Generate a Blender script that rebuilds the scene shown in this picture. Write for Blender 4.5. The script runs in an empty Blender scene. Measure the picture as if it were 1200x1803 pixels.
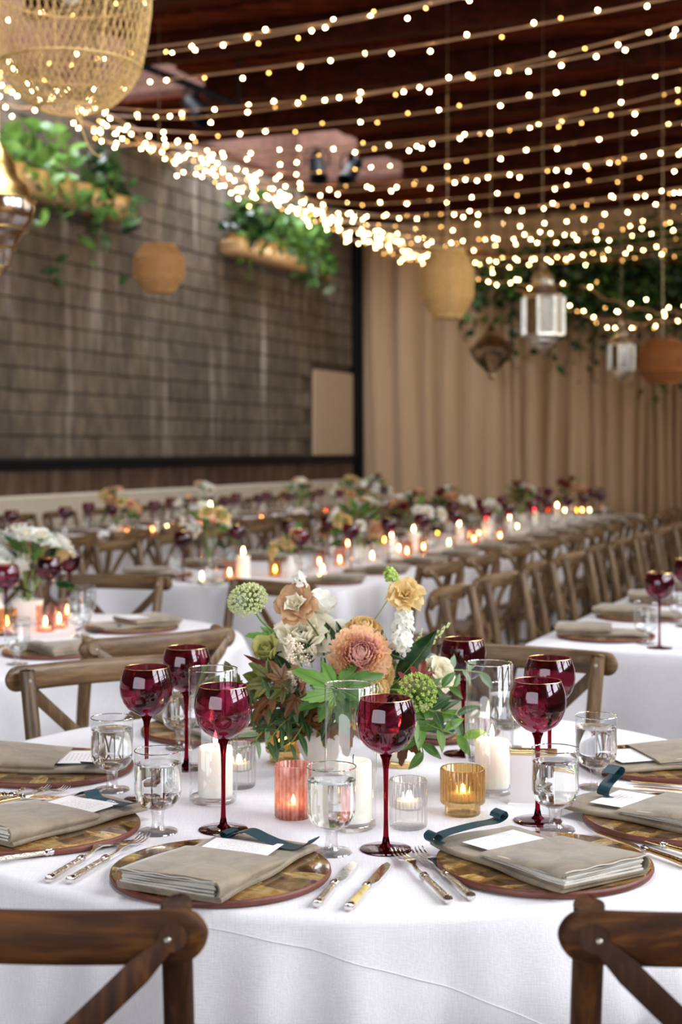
import bpy, math, random
from math import sin, cos, pi, radians, sqrt, atan2, exp
from mathutils import Vector, Matrix, Quaternion
sc = bpy.context.scene
COL = sc.collection
rnd = random.Random(7)

# ------------------------------------------------------------------ camera, world, lights, exposure
F, HOR, H, TZ = 2550.0, 790.0, 1.392, 0.762
cd = bpy.data.cameras.new('camera'); cam = bpy.data.objects.new('camera', cd); COL.objects.link(cam)
cam.location = (0, 0, H); cam.rotation_euler = (pi/2, 0, 0)
cd.sensor_fit = 'VERTICAL'; cd.sensor_height = 36.0; cd.lens = F*36/1803
cd.shift_y = -(901.5-HOR)/1803
cd.clip_start = 0.05; cd.clip_end = 200
cd.dof.use_dof = True; cd.dof.focus_distance = 2.36; cd.dof.aperture_fstop = 4.3
sc.camera = cam

w = bpy.data.worlds.new('daylight'); sc.world = w; w.use_nodes = True
bg = w.node_tree.nodes['Background']; bg.inputs[0].default_value = (0.86, 0.92, 1.0, 1); bg.inputs[1].default_value = 1.05

def area(name, loc, target, sx, sy, power, col):
    l = bpy.data.lights.new(name, 'AREA'); l.shape = 'RECTANGLE'; l.size = sx; l.size_y = sy; l.energy = power; l.color = col
    o = bpy.data.objects.new(name, l); COL.objects.link(o); o.location = loc
    o.rotation_euler = (Vector(target)-Vector(loc)).to_track_quat('-Z', 'Y').to_euler()
    return o
# tall window bays on the open side of the hall, right of and behind the camera
# (hall axes: s across, t along; the window wall stands at s = 2.6, the open roll-up door at t = -3.2)
def hall(s, t, z): a = radians(22.6); return (s*cos(a)+t*sin(a), -s*sin(a)+t*cos(a), z)
area('window_daylight', hall(3.2, 3.2, 3.3), hall(-0.6, 3.0, 0.9), 6.4, 2.5, 700, (0.93, 0.96, 1.0))
area('back_table_fill', hall(3.2, 11.5, 3.2), hall(0, 11.5, 1.6), 7.6, 2.6, 390, (1.0, 0.90, 0.76))  # added warm fill from unseen bays, brightens the back tables
area('doorway_daylight', hall(-1.8, -3.9, 2.2), hall(-1.3, 2.6, 1.1), 6.0, 3.2, 240, (0.92, 0.95, 1.0))
area('overhead_fill', hall(-2.3, 3.9, 5.9), hall(-2.3, 3.9, 0.7), 2.6, 3.0, 185, (0.93, 0.96, 1.0))  # added overhead fill, out of view, lifts the tabletops and near cloths
area('skylight_near', hall(-6.8, 10.1, 6.0), hall(-7.5, 10.6, 3.6), 1.0, 3.4, 320, (0.9, 0.95, 1.0))
area('skylight_far', hall(-6.7, 15.2, 6.0), hall(-7.5, 15.9, 3.6), 1.1, 2.8, 210, (0.9, 0.95, 1.0))

sc.view_settings.view_transform = 'Standard'; sc.view_settings.look = 'None'
sc.view_settings.gamma = 1.0; sc.view_settings.use_curve_mapping = False
sc.view_settings.exposure = 0.03
sc.cycles.max_bounces = 14; sc.cycles.transmission_bounces = 12; sc.cycles.transparent_max_bounces = 24
sc.cycles.diffuse_bounces = 4; sc.cycles.glossy_bounces = 5
sc.cycles.sample_clamp_indirect = 6.0

# ------------------------------------------------------------------ geometry helpers
TH = radians(22.6); AX = (sin(TH), cos(TH)); PX = (cos(TH), -sin(TH))
def R(s, t, z=0.0): return Vector((s*PX[0]+t*AX[0], s*PX[1]+t*AX[1], z))     # hall axes: s across, t along the left wall
RZ = -TH                                                                    # turn of hall axes
def P(x, y, Y): return Vector(((x-600)/F*Y, Y, H-(y-HOR)/F*Y))
def PT(x, y, z=TZ):
    Y = (H-z)*F/(y-HOR); return Vector(((x-600)/F*Y, Y, z))

class G:
    def __init__(s): s.v = []; s.f = []; s.m = []
    def add(s, vf, mi=0, mat=None):
        v, f = vf; o = len(s.v)
        if mat is not None: v = [tuple(mat @ Vector(p)) for p in v]
        s.v += [tuple(p) for p in v]; s.f += [tuple(i+o for i in q) for q in f]; s.m += [mi]*len(f); return s
    def mesh(s, name, mats, ang=45):
        me = bpy.data.meshes.new(name); me.from_pydata(s.v, [], s.f)
        for m in (mats if isinstance(mats, (list, tuple)) else [mats]): me.materials.append(m)
        if any(s.m): me.polygons.foreach_set('material_index', s.m)
        me.shade_smooth()
        if ang: me.set_sharp_from_angle(angle=radians(ang))
        me.update(); return me

def lathe(pr, n=32, rib=0, amp=0.0, ribz=(-9, 9), cap0=False, cap1=False):
    v = []; f = []
    for r, z in pr:
        for i in range(n):
            a = 2*pi*i/n; rr = r
            if rib and ribz[0] <= z <= ribz[1] and r > 0.004: rr = r+amp*cos(rib*a)
            v.append((rr*cos(a), rr*sin(a), z))
    for k in range(len(pr)-1):
        for i in range(n):
            j = (i+1) % n; f.append((k*n+i, k*n+j, (k+1)*n+j, (k+1)*n+i))
    if cap0: f.append(tuple(range(n-1, -1, -1)))
    if cap1: f.append(tuple((len(pr)-1)*n+i for i in range(n)))
    return v, f
def sweep(path, sec, up=(0, 0, 1), scale=None, cap=True):
    """section points (a,b) swept along path; a along side vector, b along up-ish"""
    path = [Vector(p) for p in path]; n = len(sec); v = []; f = []; N = len(path); up = Vector(up)
    for k, p in enumerate(path):
        d = (path[min(k+1, N-1)]-path[max(k-1, 0)]).normalized()
        a = d.cross(up)
        a = a.normalized() if a.length > 1e-5 else Vector((1, 0, 0))
        b = a.cross(d).normalized()
        sc_ = scale[k] if scale else (1, 1)
        if not isinstance(sc_, (tuple, list)): sc_ = (sc_, sc_)
        for (x, y) in sec: v.append(tuple(p+a*x*sc_[0]+b*y*sc_[1]))
    for k in range(N-1):
        for i in range(n):
            j = (i+1) % n; f.append((k*n+i, k*n+j, (k+1)*n+j, (k+1)*n+i))
    if cap: f.append(tuple(range(n-1, -1, -1))); f.append(tuple((N-1)*n+i for i in range(n)))
    return v, f
def circ(r, n=8, ry=None): return [(r*cos(2*pi*i/n), (ry or r)*sin(2*pi*i/n)) for i in range(n)]
def tube(path, r, n=8, scale=None, up=(0.013, 0.021, 1)): return sweep(path, circ(r, n), up, scale)
def box(x0, x1, y0, y1, z0, z1, b=0.0):
    if b <= 0:
        v = [(x, y, z) for z in (z0, z1) for y in (y0, y1) for x in (x0, x1)]
        return v, [(0, 2, 3, 1), (4, 5, 7, 6), (0, 1, 5, 4), (2, 6, 7, 3), (0, 4, 6, 2), (1, 3, 7, 5)]
    v = []; f = []
    for (z, i) in ((z0, b), (z0+b, 0), (z1-b, 0), (z1, b)):
        c = b if i == 0 else b*1.6
        X0, X1, Y0, Y1 = x0+i, x1-i, y0+i, y1-i
        v += [(X0+c, Y0, z), (X1-c, Y0, z), (X1, Y0+c, z), (X1, Y1-c, z), (X1-c, Y1, z), (X0+c, Y1, z), (X0, Y1-c, z), (X0, Y0+c, z)]
    for k in range(3):
        for i in range(8): f.append((k*8+i, k*8+(i+1) % 8, k*8+8+(i+1) % 8, k*8+8+i))
    f.append(tuple(range(7, -1, -1))); f.append(tuple(range(24, 32)))
    return v, f
def bez(p0, p1, p2, n=10):
    p0, p1, p2 = Vector(p0), Vector(p1), Vector(p2)
    return [(1-t)**2*p0+2*t*(1-t)*p1+t*t*p2 for t in [i/n for i in range(n+1)]]
def smoothpath(pts, n=6):
    pts = [Vector(p) for p in pts]; out = []
    for i in range(len(pts)-1):
        a, b, c, d = pts[max(i-1, 0)], pts[i], pts[i+1], pts[min(i+2, len(pts)-1)]
        for k in range(n):
            t = k/n
            out.append(0.5*((2*b)+(c-a)*t+(2*a-5*b+4*c-d)*t*t+(3*b-3*c+d-a)*t**3))
    out.append(pts[-1]); return out

def OBJ(name, me, parent=None, loc=None, rot=None, scale=None, mw=None, kind=None):
    o = bpy.data.objects.new(name, me); COL.objects.link(o)
    if parent is not None: o.parent = parent
    if mw is not None: o.matrix_local = mw
    else:
        if loc is not None: o.location = loc
        if rot is not None: o.rotation_euler = rot
        if scale is not None: o.scale = (scale,)*3 if isinstance(scale, (int, float)) else scale
    if kind: o['kind'] = kind
    return o
def TAG(o, label, cat, group=None):
    o['label'] = label; o['category'] = cat
    if group: o['group'] = group
    return o
def EMP(name, loc, rz, label, cat, group=None):
    o = bpy.data.objects.new(name, None); COL.objects.link(o); o.empty_display_size = 0.05
    o.location = loc; o.rotation_euler = (0, 0, rz)
    return TAG(o, label, cat, group)
def COPY(root, loc, rz, label, group=None, scale=None):
    r = root.copy(); COL.objects.link(r); r.location = loc; r.rotation_euler = (0, 0, rz); r['label'] = label
    if group: r['group'] = group
    if scale: r.scale = (scale,)*3
    for ch in root.children:
        c = ch.copy(); COL.objects.link(c); c.parent = r
        for g in ch.children:
            d = g.copy(); COL.objects.link(d); d.parent = c
    return r
ORD = 'first second third fourth fifth sixth seventh eighth ninth tenth eleventh twelfth thirteenth fourteenth fifteenth sixteenth seventeenth eighteenth nineteenth twentieth twenty-first twenty-second twenty-third twenty-fourth'.split()

# ------------------------------------------------------------------ materials
def srgb(r, g, b):
    def c(u): u /= 255; return u/12.92 if u <= 0.04045 else ((u+0.055)/1.055)**2.4
    return (c(r), c(g), c(b), 1)
class MAT:
    def __init__(s, name):
        s.m = bpy.data.materials.new(name); s.m.use_nodes = True; s.t = s.m.node_tree; s.t.nodes.clear()
        s.out = s.t.nodes.new('ShaderNodeOutputMaterial')
    def n(s, ty, **kw):
        nd = s.t.nodes.new('ShaderNode'+ty)
        for k, v in kw.items():
            if k in nd.inputs: nd.inputs[k].default_value = v
            else: setattr(nd, k, v)
        return nd
    def l(s, a, b): s.t.links.new(a, b)
    def coords(s, scale=(1, 1, 1), kind='Object', rot=(0, 0, 0)):
        tc = s.n('TexCoord'); mp = s.n('Mapping'); mp.inputs['Scale'].default_value = scale; mp.inputs['Rotation'].default_value = rot
        s.l(tc.outputs[kind], mp.inputs[0]); return mp.outputs[0]
    def noise(s, vec, scale=5, detail=3, rough=0.6, dist=0.0):
        nd = s.n('TexNoise'); nd.inputs['Scale'].default_value = scale; nd.inputs['Detail'].default_value = detail
        nd.inputs['Roughness'].default_value = rough; nd.inputs['Distortion'].default_value = dist
        if vec is not None: s.l(vec, nd.inputs['Vector'])
        return nd.outputs['Fac']
    def ramp(s, fac, stops):
        nd = s.n('ValToRGB'); el = nd.color_ramp.elements
        while len(el) < len(stops): el.new(0.5)
        for e, (p, c) in zip(el, stops): e.position = p; e.color = c
        s.l(fac, nd.inputs[0]); return nd.outputs[0]
    def math(s, op, a, b=None):
        nd = s.n('Math', operation=op)
        for i, q in enumerate((a, b)):
            if q is None: continue
            if isinstance(q, (int, float)): nd.inputs[i].default_value = q
            else: s.l(q, nd.inputs[i])
        return nd.outputs[0]
    def mix(s, fac, a, b, mode='MIX'):
        nd = s.n('MixRGB', blend_type=mode)
        for i, q in enumerate((fac, a, b)):
            if isinstance(q, (int, float)): nd.inputs[i].default_value = q
            elif isinstance(q, tuple): nd.inputs[i].default_value = q
            else: s.l(q, nd.inputs[i])
        return nd.outputs[0]
    def bump(s, h, st=0.3, dist=0.01):
        nd = s.n('Bump'); nd.inputs['Strength'].default_value = st; nd.inputs['Distance'].default_value = dist
        s.l(h, nd.inputs['Height']); return nd.outputs[0]
    def pbr(s, col=None, rough=0.5, metal=0.0, normal=None, **kw):
        p = s.n('BsdfPrincipled')
        for k, q in (('Base Color', col), ('Roughness', rough), ('Metallic', metal), ('Normal', normal)):
            if q is None: continue
            if isinstance(q, (int, float, tuple)): p.inputs[k].default_value = q
            else: s.l(q, p.inputs[k])
        for k, q in kw.items(): p.inputs[k.replace('_', ' ')].default_value = q
        s.l(p.outputs[0], s.out.inputs[0]); s.p = p; return s.m
def plain(name, c, rough=0.5, metal=0.0, var=0.0, vs=30, bump=0.0, **kw):
    M = MAT(name)
    vec = M.coords(); f = M.noise(vec, vs, 3)
    lo = tuple(q*(1-var) for q in c[:3])+(1,); hi = tuple(min(1, q*(1+var)) for q in c[:3])+(1,)
    col = M.ramp(f, [(0.3, lo), (0.7, hi)])
    nb = M.bump(f, bump, 0.004) if bump else None
    return M.pbr(col, rough, metal, nb, **kw)
def thin_glass(name, tint, rough=0.02, f0=0.05, gl=(1, 1, 1, 1)):
    M = MAT(name); lw = M.n('LayerWeight'); lw.inputs[0].default_value = 0.5
    fr = M.math('MULTIPLY_ADD', M.math('POWER', lw.outputs['Facing'], 4.0), 0.9); fr.node.inputs[2].default_value = f0
    tr = M.n('BsdfTransparent'); tr.inputs[0].default_value = tint
    g = M.n('BsdfGlossy'); g.inputs['Color'].default_value = gl; g.inputs['Roughness'].default_value = rough
    mx = M.n('MixShader'); M.l(fr, mx.inputs[0]); M.l(tr.outputs[0], mx.inputs[1]); M.l(g.outputs[0], mx.inputs[2]); M.l(mx.outputs[0], M.out.inputs[0])
    return M.m
def solid_glass(name, col=(1, 1, 1, 1), ior=1.45, rough=0.0):
    M = MAT(name); g = M.n('BsdfGlass'); g.inputs['Color'].default_value = col; g.inputs['IOR'].default_value = ior; g.inputs['Roughness'].default_value = rough
    M.l(g.outputs[0], M.out.inputs[0]); return M.m
def emit(name, col, st):
    M = MAT(name); e = M.n('Emission'); e.inputs[0].default_value = col; e.inputs[1].default_value = st; M.l(e.outputs[0], M.out.inputs[0]); return M.m
def wood(name, c0, c1, c2, grain=(60, 60, 3), rough=0.42, kind='Object'):
    M = MAT(name); f = M.noise(M.coords(grain, kind), 1.0, 4, 0.65, 0.4); g = M.noise(M.coords((7, 7, 2), kind), 1.0, 2)
    oi = M.n('ObjectInfo')
    mixf = M.math('ADD', M.math('MULTIPLY', f, 0.7), M.math('MULTIPLY', g, 0.3))
    col = M.ramp(mixf, [(0.32, c0), (0.5, c1), (0.68, c2)])
    col = M.mix(M.math('MULTIPLY', oi.outputs['Random'], 0.35), col, tuple(q*0.55 for q in c1[:3])+(1,))
    return M.pbr(col, rough, 0, M.bump(f, 0.25, 0.003))
def cloth_mat(name, c, thread=900):
    M = MAT(name); a = M.noise(M.coords((26, 700, 700)), 1.0, 2); b = M.noise(M.coords((700, 26, 60)), 1.0, 2)
    h = M.math('ADD', a, b); col = M.ramp(M.math('MULTIPLY', h, 0.5), [(0.35, tuple(q*0.87 for q in c[:3])+(1,)), (0.65, c)])
    return M.pbr(col, 0.85, 0, M.bump(h, 0.4, 0.0014), Sheen_Weight=0.15)
def leafmat(name, c0, c1, rough=0.4, trans=0.25):
    rv = 0.16 if 'petal' in name else 0.45
    M = MAT(name); f = M.noise(M.coords((18, 18, 18)), 1.0, 3); oi = M.n('ObjectInfo')
    col = M.ramp(f, [(0.3, c0), (0.72, c1)])
    col = M.mix(M.math('MULTIPLY', oi.outputs['Random'], rv), col, tuple(q*0.6 for q in c0[:3])+(1,))
    p = M.n('BsdfPrincipled'); M.l(col, p.inputs['Base Color']); p.inputs['Roughness'].default_value = rough
    t = M.n('BsdfTranslucent'); M.l(col, t.inputs[0]); mx = M.n('MixShader'); mx.inputs[0].default_value = trans
    M.l(p.outputs[0], mx.inputs[1]); M.l(t.outputs[0], mx.inputs[2]); M.l(mx.outputs[0], M.out.inputs[0]); return M.m
m = {}
m['cloth'] = cloth_mat('white_linen', (0.80, 0.78, 0.81, 1))
m['wood'] = wood('weathered_oak', srgb(50, 33, 18), srgb(98, 72, 44), srgb(142, 115, 80))
m['wood_dark'] = wood('dark_walnut', srgb(20, 9, 3), srgb(54, 28, 9), srgb(96, 58, 22), rough=0.6)
m['wood_rail'] = wood('weathered_oak_rail', srgb(50, 33, 18), srgb(98, 72, 44), srgb(142, 115, 80), (3, 60, 60))
m['wood_dark_rail'] = wood('dark_walnut_rail', srgb(22, 9, 3), srgb(62, 33, 10), srgb(118, 72, 26), (3, 42, 42), 0.62)
for q_ in ('wood_dark', 'wood_dark_rail'): m[q_].node_tree.nodes['Principled BSDF'].inputs['Specular IOR Level'].default_value = 0.22
m['screw'] = plain('screw_metal', (0.42, 0.38, 0.33, 1), 0.45, 1.0)
m['wine'] = thin_glass('burgundy_glass', (0.42, 0.095, 0.17, 1), 0.02, 0.06, (0.9, 0.8, 0.86, 1))
m['wine_solid'] = solid_glass('burgundy_stem_glass', (0.46, 0.075, 0.12, 1))
m['gold'] = plain('gold_band', (0.85, 0.60, 0.26, 1), 0.25, 1.0, 0.15)
m['clear'] = thin_glass('clear_thin_glass', (0.97, 0.98, 0.98, 1), 0.015, 0.06)
m['glass'] = solid_glass('clear_glass')
m['water'] = solid_glass('water_liquid', (1, 1, 1, 1), 1.33)
def pressed_glass(name, tint, col, k):
    a = thin_glass(name, tint, 0.05, 0.10); t = a.node_tree; out = t.nodes['Material Output']; src = out.inputs[0].links[0].from_socket
    g_ = t.nodes.new('ShaderNodeBsdfGlass'); g_.inputs['Color'].default_value = col; g_.inputs['IOR'].default_value = 1.45; mx = t.nodes.new('ShaderNodeMixShader'); mx.inputs[0].default_value = k
    t.links.new(src, mx.inputs[1]); t.links.new(g_.outputs[0], mx.inputs[2]); t.links.new(mx.outputs[0], out.inputs[0]); return a
m['amber'] = pressed_glass('amber_glass', (0.90, 0.74, 0.45, 1), (0.96, 0.80, 0.50, 1), 0.45)
m['votive_clear'] = pressed_glass('pressed_clear_glass', (0.97, 0.96, 0.96, 1), (1, 1, 1, 1), 0.4)
m['rib_clear'] = thin_glass('ribbed_clear_glass', (0.95, 0.94, 0.94, 1), 0.04, 0.12)
m['amber_thin'] = thin_glass('amber_thin_glass', (0.75, 0.45, 0.14, 1), 0.1, 0.08)
m['wax'] = plain('candle_wax', (0.92, 0.86, 0.76, 1), 0.5, 0, 0.03, 8, Subsurface_Weight=0.6, Subsurface_Radius=(0.03, 0.016, 0.008), Subsurface_Scale=1.0)
m['flame'] = emit('candle_flame', (1.0, 0.60, 0.22, 1), 60)
m['wick'] = plain('candle_wick', (0.03, 0.025, 0.02, 1), 0.9)
m['steel'] = plain('polished_silver', (0.78, 0.75, 0.70, 1), 0.16, 1.0, 0.08, 90, 0.15)
m['steel_worn'] = plain('hammered_silver', (0.70, 0.63, 0.52, 1), 0.26, 1.0, 0.3, 160, 0.7)
m['goldware'] = plain('gold_flatware', (0.72, 0.50, 0.20, 1), 0.2, 1.0, 0.25, 60, 0.2)
m['horn'] = plain('horn_handle', srgb(196, 172, 110), 0.25, 0, 0.35, 40)
m['terra'] = plain('terracotta_rim', srgb(100, 50, 37), 0.5, 0, 0.2, 60, 0.2)
def charger_top():
    M = MAT('mica_shell_glaze'); v = M.coords((22, 70, 22), rot=(0, 0, 0.7)); f = M.noise(v, 1.0, 4, 0.65, 1.2)
    vo = M.n('TexVoronoi'); vo.inputs['Scale'].default_value = 13; M.l(M.coords((1, 2.4, 1), rot=(0, 0, 0.35)), vo.inputs['Vector'])
    cell = M.n('SeparateColor'); M.l(vo.outputs['Color'], cell.inputs[0])
    mixf = M.math('ADD', M.math('MULTIPLY', f, 0.65), M.math('MULTIPLY', cell.outputs[0], 0.35))
    col = M.ramp(mixf, [(0.28, srgb(52, 28, 9)), (0.45, srgb(108, 70, 26)), (0.6, srgb(168, 128, 62)), (0.78, srgb(214, 186, 130))])
    M.pbr(col, 0.14, 0.25, M.bump(M.math('ADD', f, cell.outputs[1]), 0.12, 0.003), Coat_Weight=0.6, Coat_Roughness=0.05); return M.m
m['mica'] = charger_top()
def velvet(name, c):
    M = MAT(name); f = M.noise(M.coords((14, 14, 14)), 1.0, 4, 0.7, 1.0); g = M.noise(M.coords((300, 300, 300)), 1.0, 2)
    col = M.ramp(f, [(0.3, tuple(q*0.62 for q in c[:3])+(1,)), (0.5, c), (0.7, tuple(min(1, q*1.3) for q in c[:3])+(1,))])
    return M.pbr(col, 0.6, 0, M.bump(g, 0.3, 0.001), Sheen_Weight=0.35, Sheen_Roughness=0.35)
m['velvet'] = velvet('taupe_velvet', srgb(136, 122, 102))
m['velvet_in'] = plain('napkin_lining', srgb(205, 200, 190), 0.8, 0, 0.06, 200, 0.3)
m['ribbon'] = plain('teal_ribbon', srgb(10, 56, 68), 0.45, 0, 0.15, 80, 0.1)
m['white_ink'] = plain('white_ink', (0.85, 0.85, 0.82, 1), 0.6)
def card():
    M = MAT('printed_card'); tc = M.n('TexCoord'); sp = M.n('SeparateXYZ'); M.l(tc.outputs['Object'], sp.inputs[0])
    x, y = sp.outputs[0], sp.outputs[1]
    rows = M.math('GREATER_THAN', M.math('FRACT', M.math('MULTIPLY', y, 125.0)), 0.72)
    brk = M.math('GREATER_THAN', M.noise(M.coords((420, 55, 1)), 1.0, 1), 0.47)
    inx = M.math('LESS_THAN', M.math('ABSOLUTE', x), 0.034); iny = M.math('LESS_THAN', M.math('ABSOLUTE', y), 0.026)
    k = M.math('MULTIPLY', M.math('MULTIPLY', rows, brk), M.math('MULTIPLY', inx, iny))
    M.pbr(M.mix(M.math('MULTIPLY', k, 0.6), (0.86, 0.83, 0.83, 1), (0.35, 0.28, 0.30, 1)), 0.6); return M.m
m['card'] = card()
m['paper'] = plain('white_paper', (0.84, 0.82, 0.82, 1), 0.6)
m['ceramic'] = plain('white_ceramic', (0.82, 0.76, 0.70, 1), 0.35, 0, 0.03)
def mercury():
    M = MAT('pink_mercury_glass'); f = M.noise(M.coords((60, 60, 25)), 1.0, 4, 0.7)
    sx = M.n('SeparateXYZ'); M.l(M.coords(), sx.inputs[0]); an = M.math('SINE', M.math('MULTIPLY', M.math('ARCTAN2', sx.outputs[1], sx.outputs[0]), 26.0))
    f = M.math('ADD', M.math('MULTIPLY', f, 0.75), M.math('MULTIPLY', an, 0.05))
    col = M.ramp(f, [(0.24, srgb(196, 116, 102)), (0.38, srgb(234, 178, 164)), (0.52, srgb(254, 238, 230))])
    p = M.n('BsdfPrincipled'); M.l(col, p.inputs['Base Color']); p.inputs['Roughness'].default_value = 0.22; p.inputs['Metallic'].default_value = 0.35
    t = M.n('BsdfTranslucent'); M.l(col, t.inputs[0]); mx = M.n('MixShader'); mx.inputs[0].default_value = 0.62
    M.l(p.outputs[0], mx.inputs[1]); M.l(t.outputs[0], mx.inputs[2])
    tr = M.n('BsdfTransparent'); tr.inputs[0].default_value = (0.98, 0.84, 0.79, 1); m2 = M.n('MixShader'); m2.inputs[0].default_value = 0.34
    M.l(mx.outputs[0], m2.inputs[1]); M.l(tr.outputs[0], m2.inputs[2]); M.l(m2.outputs[0], M.out.inputs[0]); return M.m
m['mercury'] = mercury()
m['pink_thin'] = thin_glass('blush_thin_glass', (0.9, 0.55, 0.45, 1), 0.15, 0.1)
m['bulb'] = emit('fairy_bulb_glow', (1.0, 0.66, 0.27, 1), 70)
m['bulb_dim'] = emit('fairy_bulb_dim', (1.0, 0.52, 0.14, 1), 16.0)
m['wire'] = plain('light_wire', srgb(206, 166, 128), 0.6)
m['rattan'] = plain('rattan_cane', srgb(214, 176, 112), 0.5, 0, 0.25, 40)
m['rattan_tan'] = plain('tan_rattan_cane', srgb(200, 152, 98), 0.5, 0, 0.2, 40)
m['rattan_brown'] = plain('brown_rattan_cane', srgb(150, 92, 44), 0.5, 0, 0.25, 40)
m['black'] = plain('black_steel', (0.005, 0.006, 0.010, 1), 0.5, Specular_IOR_Level=0.2)
m['silver_lantern'] = plain('pierced_silver', (0.80, 0.76, 0.68, 1), 0.28, 1.0, 0.25, 30)
m['bronze'] = plain('aged_bronze', (0.30, 0.22, 0.14, 1), 0.3, 1.0, 0.4, 30)
m['lantern_glass'] = thin_glass('lantern_glass', (0.72, 0.66, 0.55, 1), 0.3, 0.10)
m['brass'] = plain('dull_brass', (0.62, 0.43, 0.16, 1), 0.28, 1.0, 0.3, 20)
# leaves and petals
m['leaf'] = leafmat('green_leaf', srgb(52, 96, 36), srgb(110, 152, 70))
m['leaf_bright'] = leafmat('fresh_green_leaf', srgb(84, 132, 48), srgb(140, 178, 88))
m['leaf_dark'] = leafmat('glossy_dark_leaf', srgb(14, 38, 18), srgb(38, 74, 36), 0.22, 0.08)
m['leaf_olive'] = leafmat('olive_leaf', srgb(40, 74, 38), srgb(96, 128, 78), 0.38)
m['leaf_grey'] = leafmat('grey_green_leaf', srgb(110, 140, 108), srgb(160, 184, 146), 0.45)
m['leaf_red'] = leafmat('burgundy_leaf', srgb(104, 32, 28), srgb(168, 84, 72), 0.42)
m['leaf_brown'] = leafmat('autumn_leaf', srgb(92, 54, 28), srgb(150, 104, 54), 0.5)
m['leaf_moss'] = leafmat('moss_leaf', srgb(78, 92, 30), srgb(142, 140, 62), 0.45)
m['stem'] = plain('green_stem', srgb(120, 150, 70), 0.5, 0, 0.2)
m['pet_tan'] = leafmat('tan_petal', srgb(188, 138, 98), srgb(234, 198, 158), 0.6, 0.35)
m['pet_cream'] = leafmat('cream_petal', srgb(246, 238, 212), srgb(255, 252, 238), 0.6, 0.35)
m['pet_white'] = leafmat('white_petal', srgb(250, 248, 238), srgb(255, 255, 252), 0.6, 0.35)
m['pet_yellow'] = leafmat('yellow_buff_petal', srgb(232, 198, 128), srgb(252, 234, 182), 0.6, 0.35)
m['pet_pink'] = leafmat('dusty_pink_petal', srgb(232, 178, 164), srgb(248, 208, 192), 0.6, 0.3)
m['pet_peach'] = leafmat('peach_petal', srgb(242, 196, 152), srgb(254, 226, 190), 0.6, 0.3)
m['pet_green'] = leafmat('lime_petal', srgb(176, 180, 92), srgb(222, 214, 150), 0.6, 0.35)
m['floret'] = plain('pale_floret', srgb(206, 212, 156), 0.7, 0, 0.12, 200)
m['floret_lime'] = plain('lime_floret', srgb(166, 190, 92), 0.7, 0, 0.2, 200)
m['floret_cream'] = plain('blush_floret', srgb(242, 226, 206), 0.7, 0, 0.08, 200)
# ------------------------------------------------------------------ setting: floor, ceiling, walls
WS, CT, CZ = -7.55, 18.63, 4.7       # wall plane (s), drape plane (t), ceiling height
def hallbox(g, s0, s1, t0, t1, z0, z1, mi=0, b=0.0):
    v, f = box(s0, s1, t0, t1, z0, z1, b)
    g.add(([tuple(R(x, y, z)) for x, y, z in v], f), mi)
def STR(name, g, mats, parent=None, ang=35):
    o = OBJ(name, g.mesh(name, mats, ang), parent)
    if parent is None: o['kind'] = 'structure'
    return o
M = MAT('concrete_floor'); f_ = M.noise(M.coords((0.8, 0.8, 0.8)), 1.0, 5); m['floor'] = M.pbr(M.ramp(f_, [(0.3, srgb(70, 62, 58)), (0.7, srgb(118, 108, 102))]), 0.45)
M = MAT('stained_block'); oi = M.n('ObjectInfo')
gm = M.n('NewGeometry'); mp = M.n('Mapping'); mp.inputs['Scale'].default_value = (1.0, 1.0, 0.45); M.l(gm.outputs['Position'], mp.inputs[0])
f1 = M.noise(mp.outputs[0], 1.1, 5, 0.65, 0.5); f2 = M.noise(mp.outputs[0], 7, 4)
mp2 = M.n('Mapping'); mp2.inputs['Scale'].default_value = (3.2, 3.2, 0.32); M.l(gm.outputs['Position'], mp2.inputs[0]); f3 = M.noise(mp2.outputs[0], 1.0, 3)
base = M.ramp(M.math('ADD', M.math('MULTIPLY', f1, 0.45), M.math('MULTIPLY', f2, 0.55)), [(0.3, srgb(66, 56, 50)), (0.5, srgb(97, 86, 75)), (0.68, srgb(134, 121, 101))])
base = M.mix(M.math('MULTIPLY', oi.outputs['Random'], 0.22), base, srgb(74, 64, 58))
base = M.mix(M.ramp(f3, [(0.56, (0, 0, 0, 1)), (0.74, (0.8, 0.8, 0.8, 1))]), base, srgb(184, 174, 166))
m['block'] = M.pbr(base, 0.9, 0, M.bump(f2, 0.5, 0.01))
m['mortar'] = plain('grey_mortar', srgb(80, 71, 64), 0.95, 0, 0.2, 8)
m['ceil'] = wood('stained_ceiling_boards', srgb(40, 12, 5), srgb(80, 29, 13), srgb(124, 56, 29), (0.6, 14, 14), 0.85)
m['ceil'].node_tree.nodes['Principled BSDF'].inputs['Specular IOR Level'].default_value = 0.08
m['joist'] = wood('dark_rafter', srgb(26, 9, 4), srgb(54, 20, 10), srgb(84, 36, 19), (0.6, 16, 16), 0.85)
m['joist'].node_tree.nodes['Principled BSDF'].inputs['Specular IOR Level'].default_value = 0.08
m['well'] = wood('red_cedar_well', srgb(66, 38, 28), srgb(92, 58, 46), srgb(120, 80, 66), (0.6, 9, 9), 0.8)
m['plank'] = wood('reclaimed_plank', srgb(52, 34, 26), srgb(98, 74, 60), srgb(140, 116, 100), (9, 9, 1.2), 0.75)
m['ledge'] = plain('white_painted_block', srgb(206, 196, 180), 0.8, 0, 0.05, 5)
m['panel'] = plain('beige_panel', srgb(196, 172, 146), 0.75, 0, 0.03, 8)
M = MAT('taupe_drape'); a_ = M.noise(M.coords((300, 300, 30)), 1.0, 2); m['drape'] = M.pbr(M.ramp(a_, [(0.3, srgb(176, 148, 118)), (0.7, srgb(196, 168, 136))]), 0.9, 0, M.bump(a_, 0.2, 0.002), Sheen_Weight=0.2)

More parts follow.
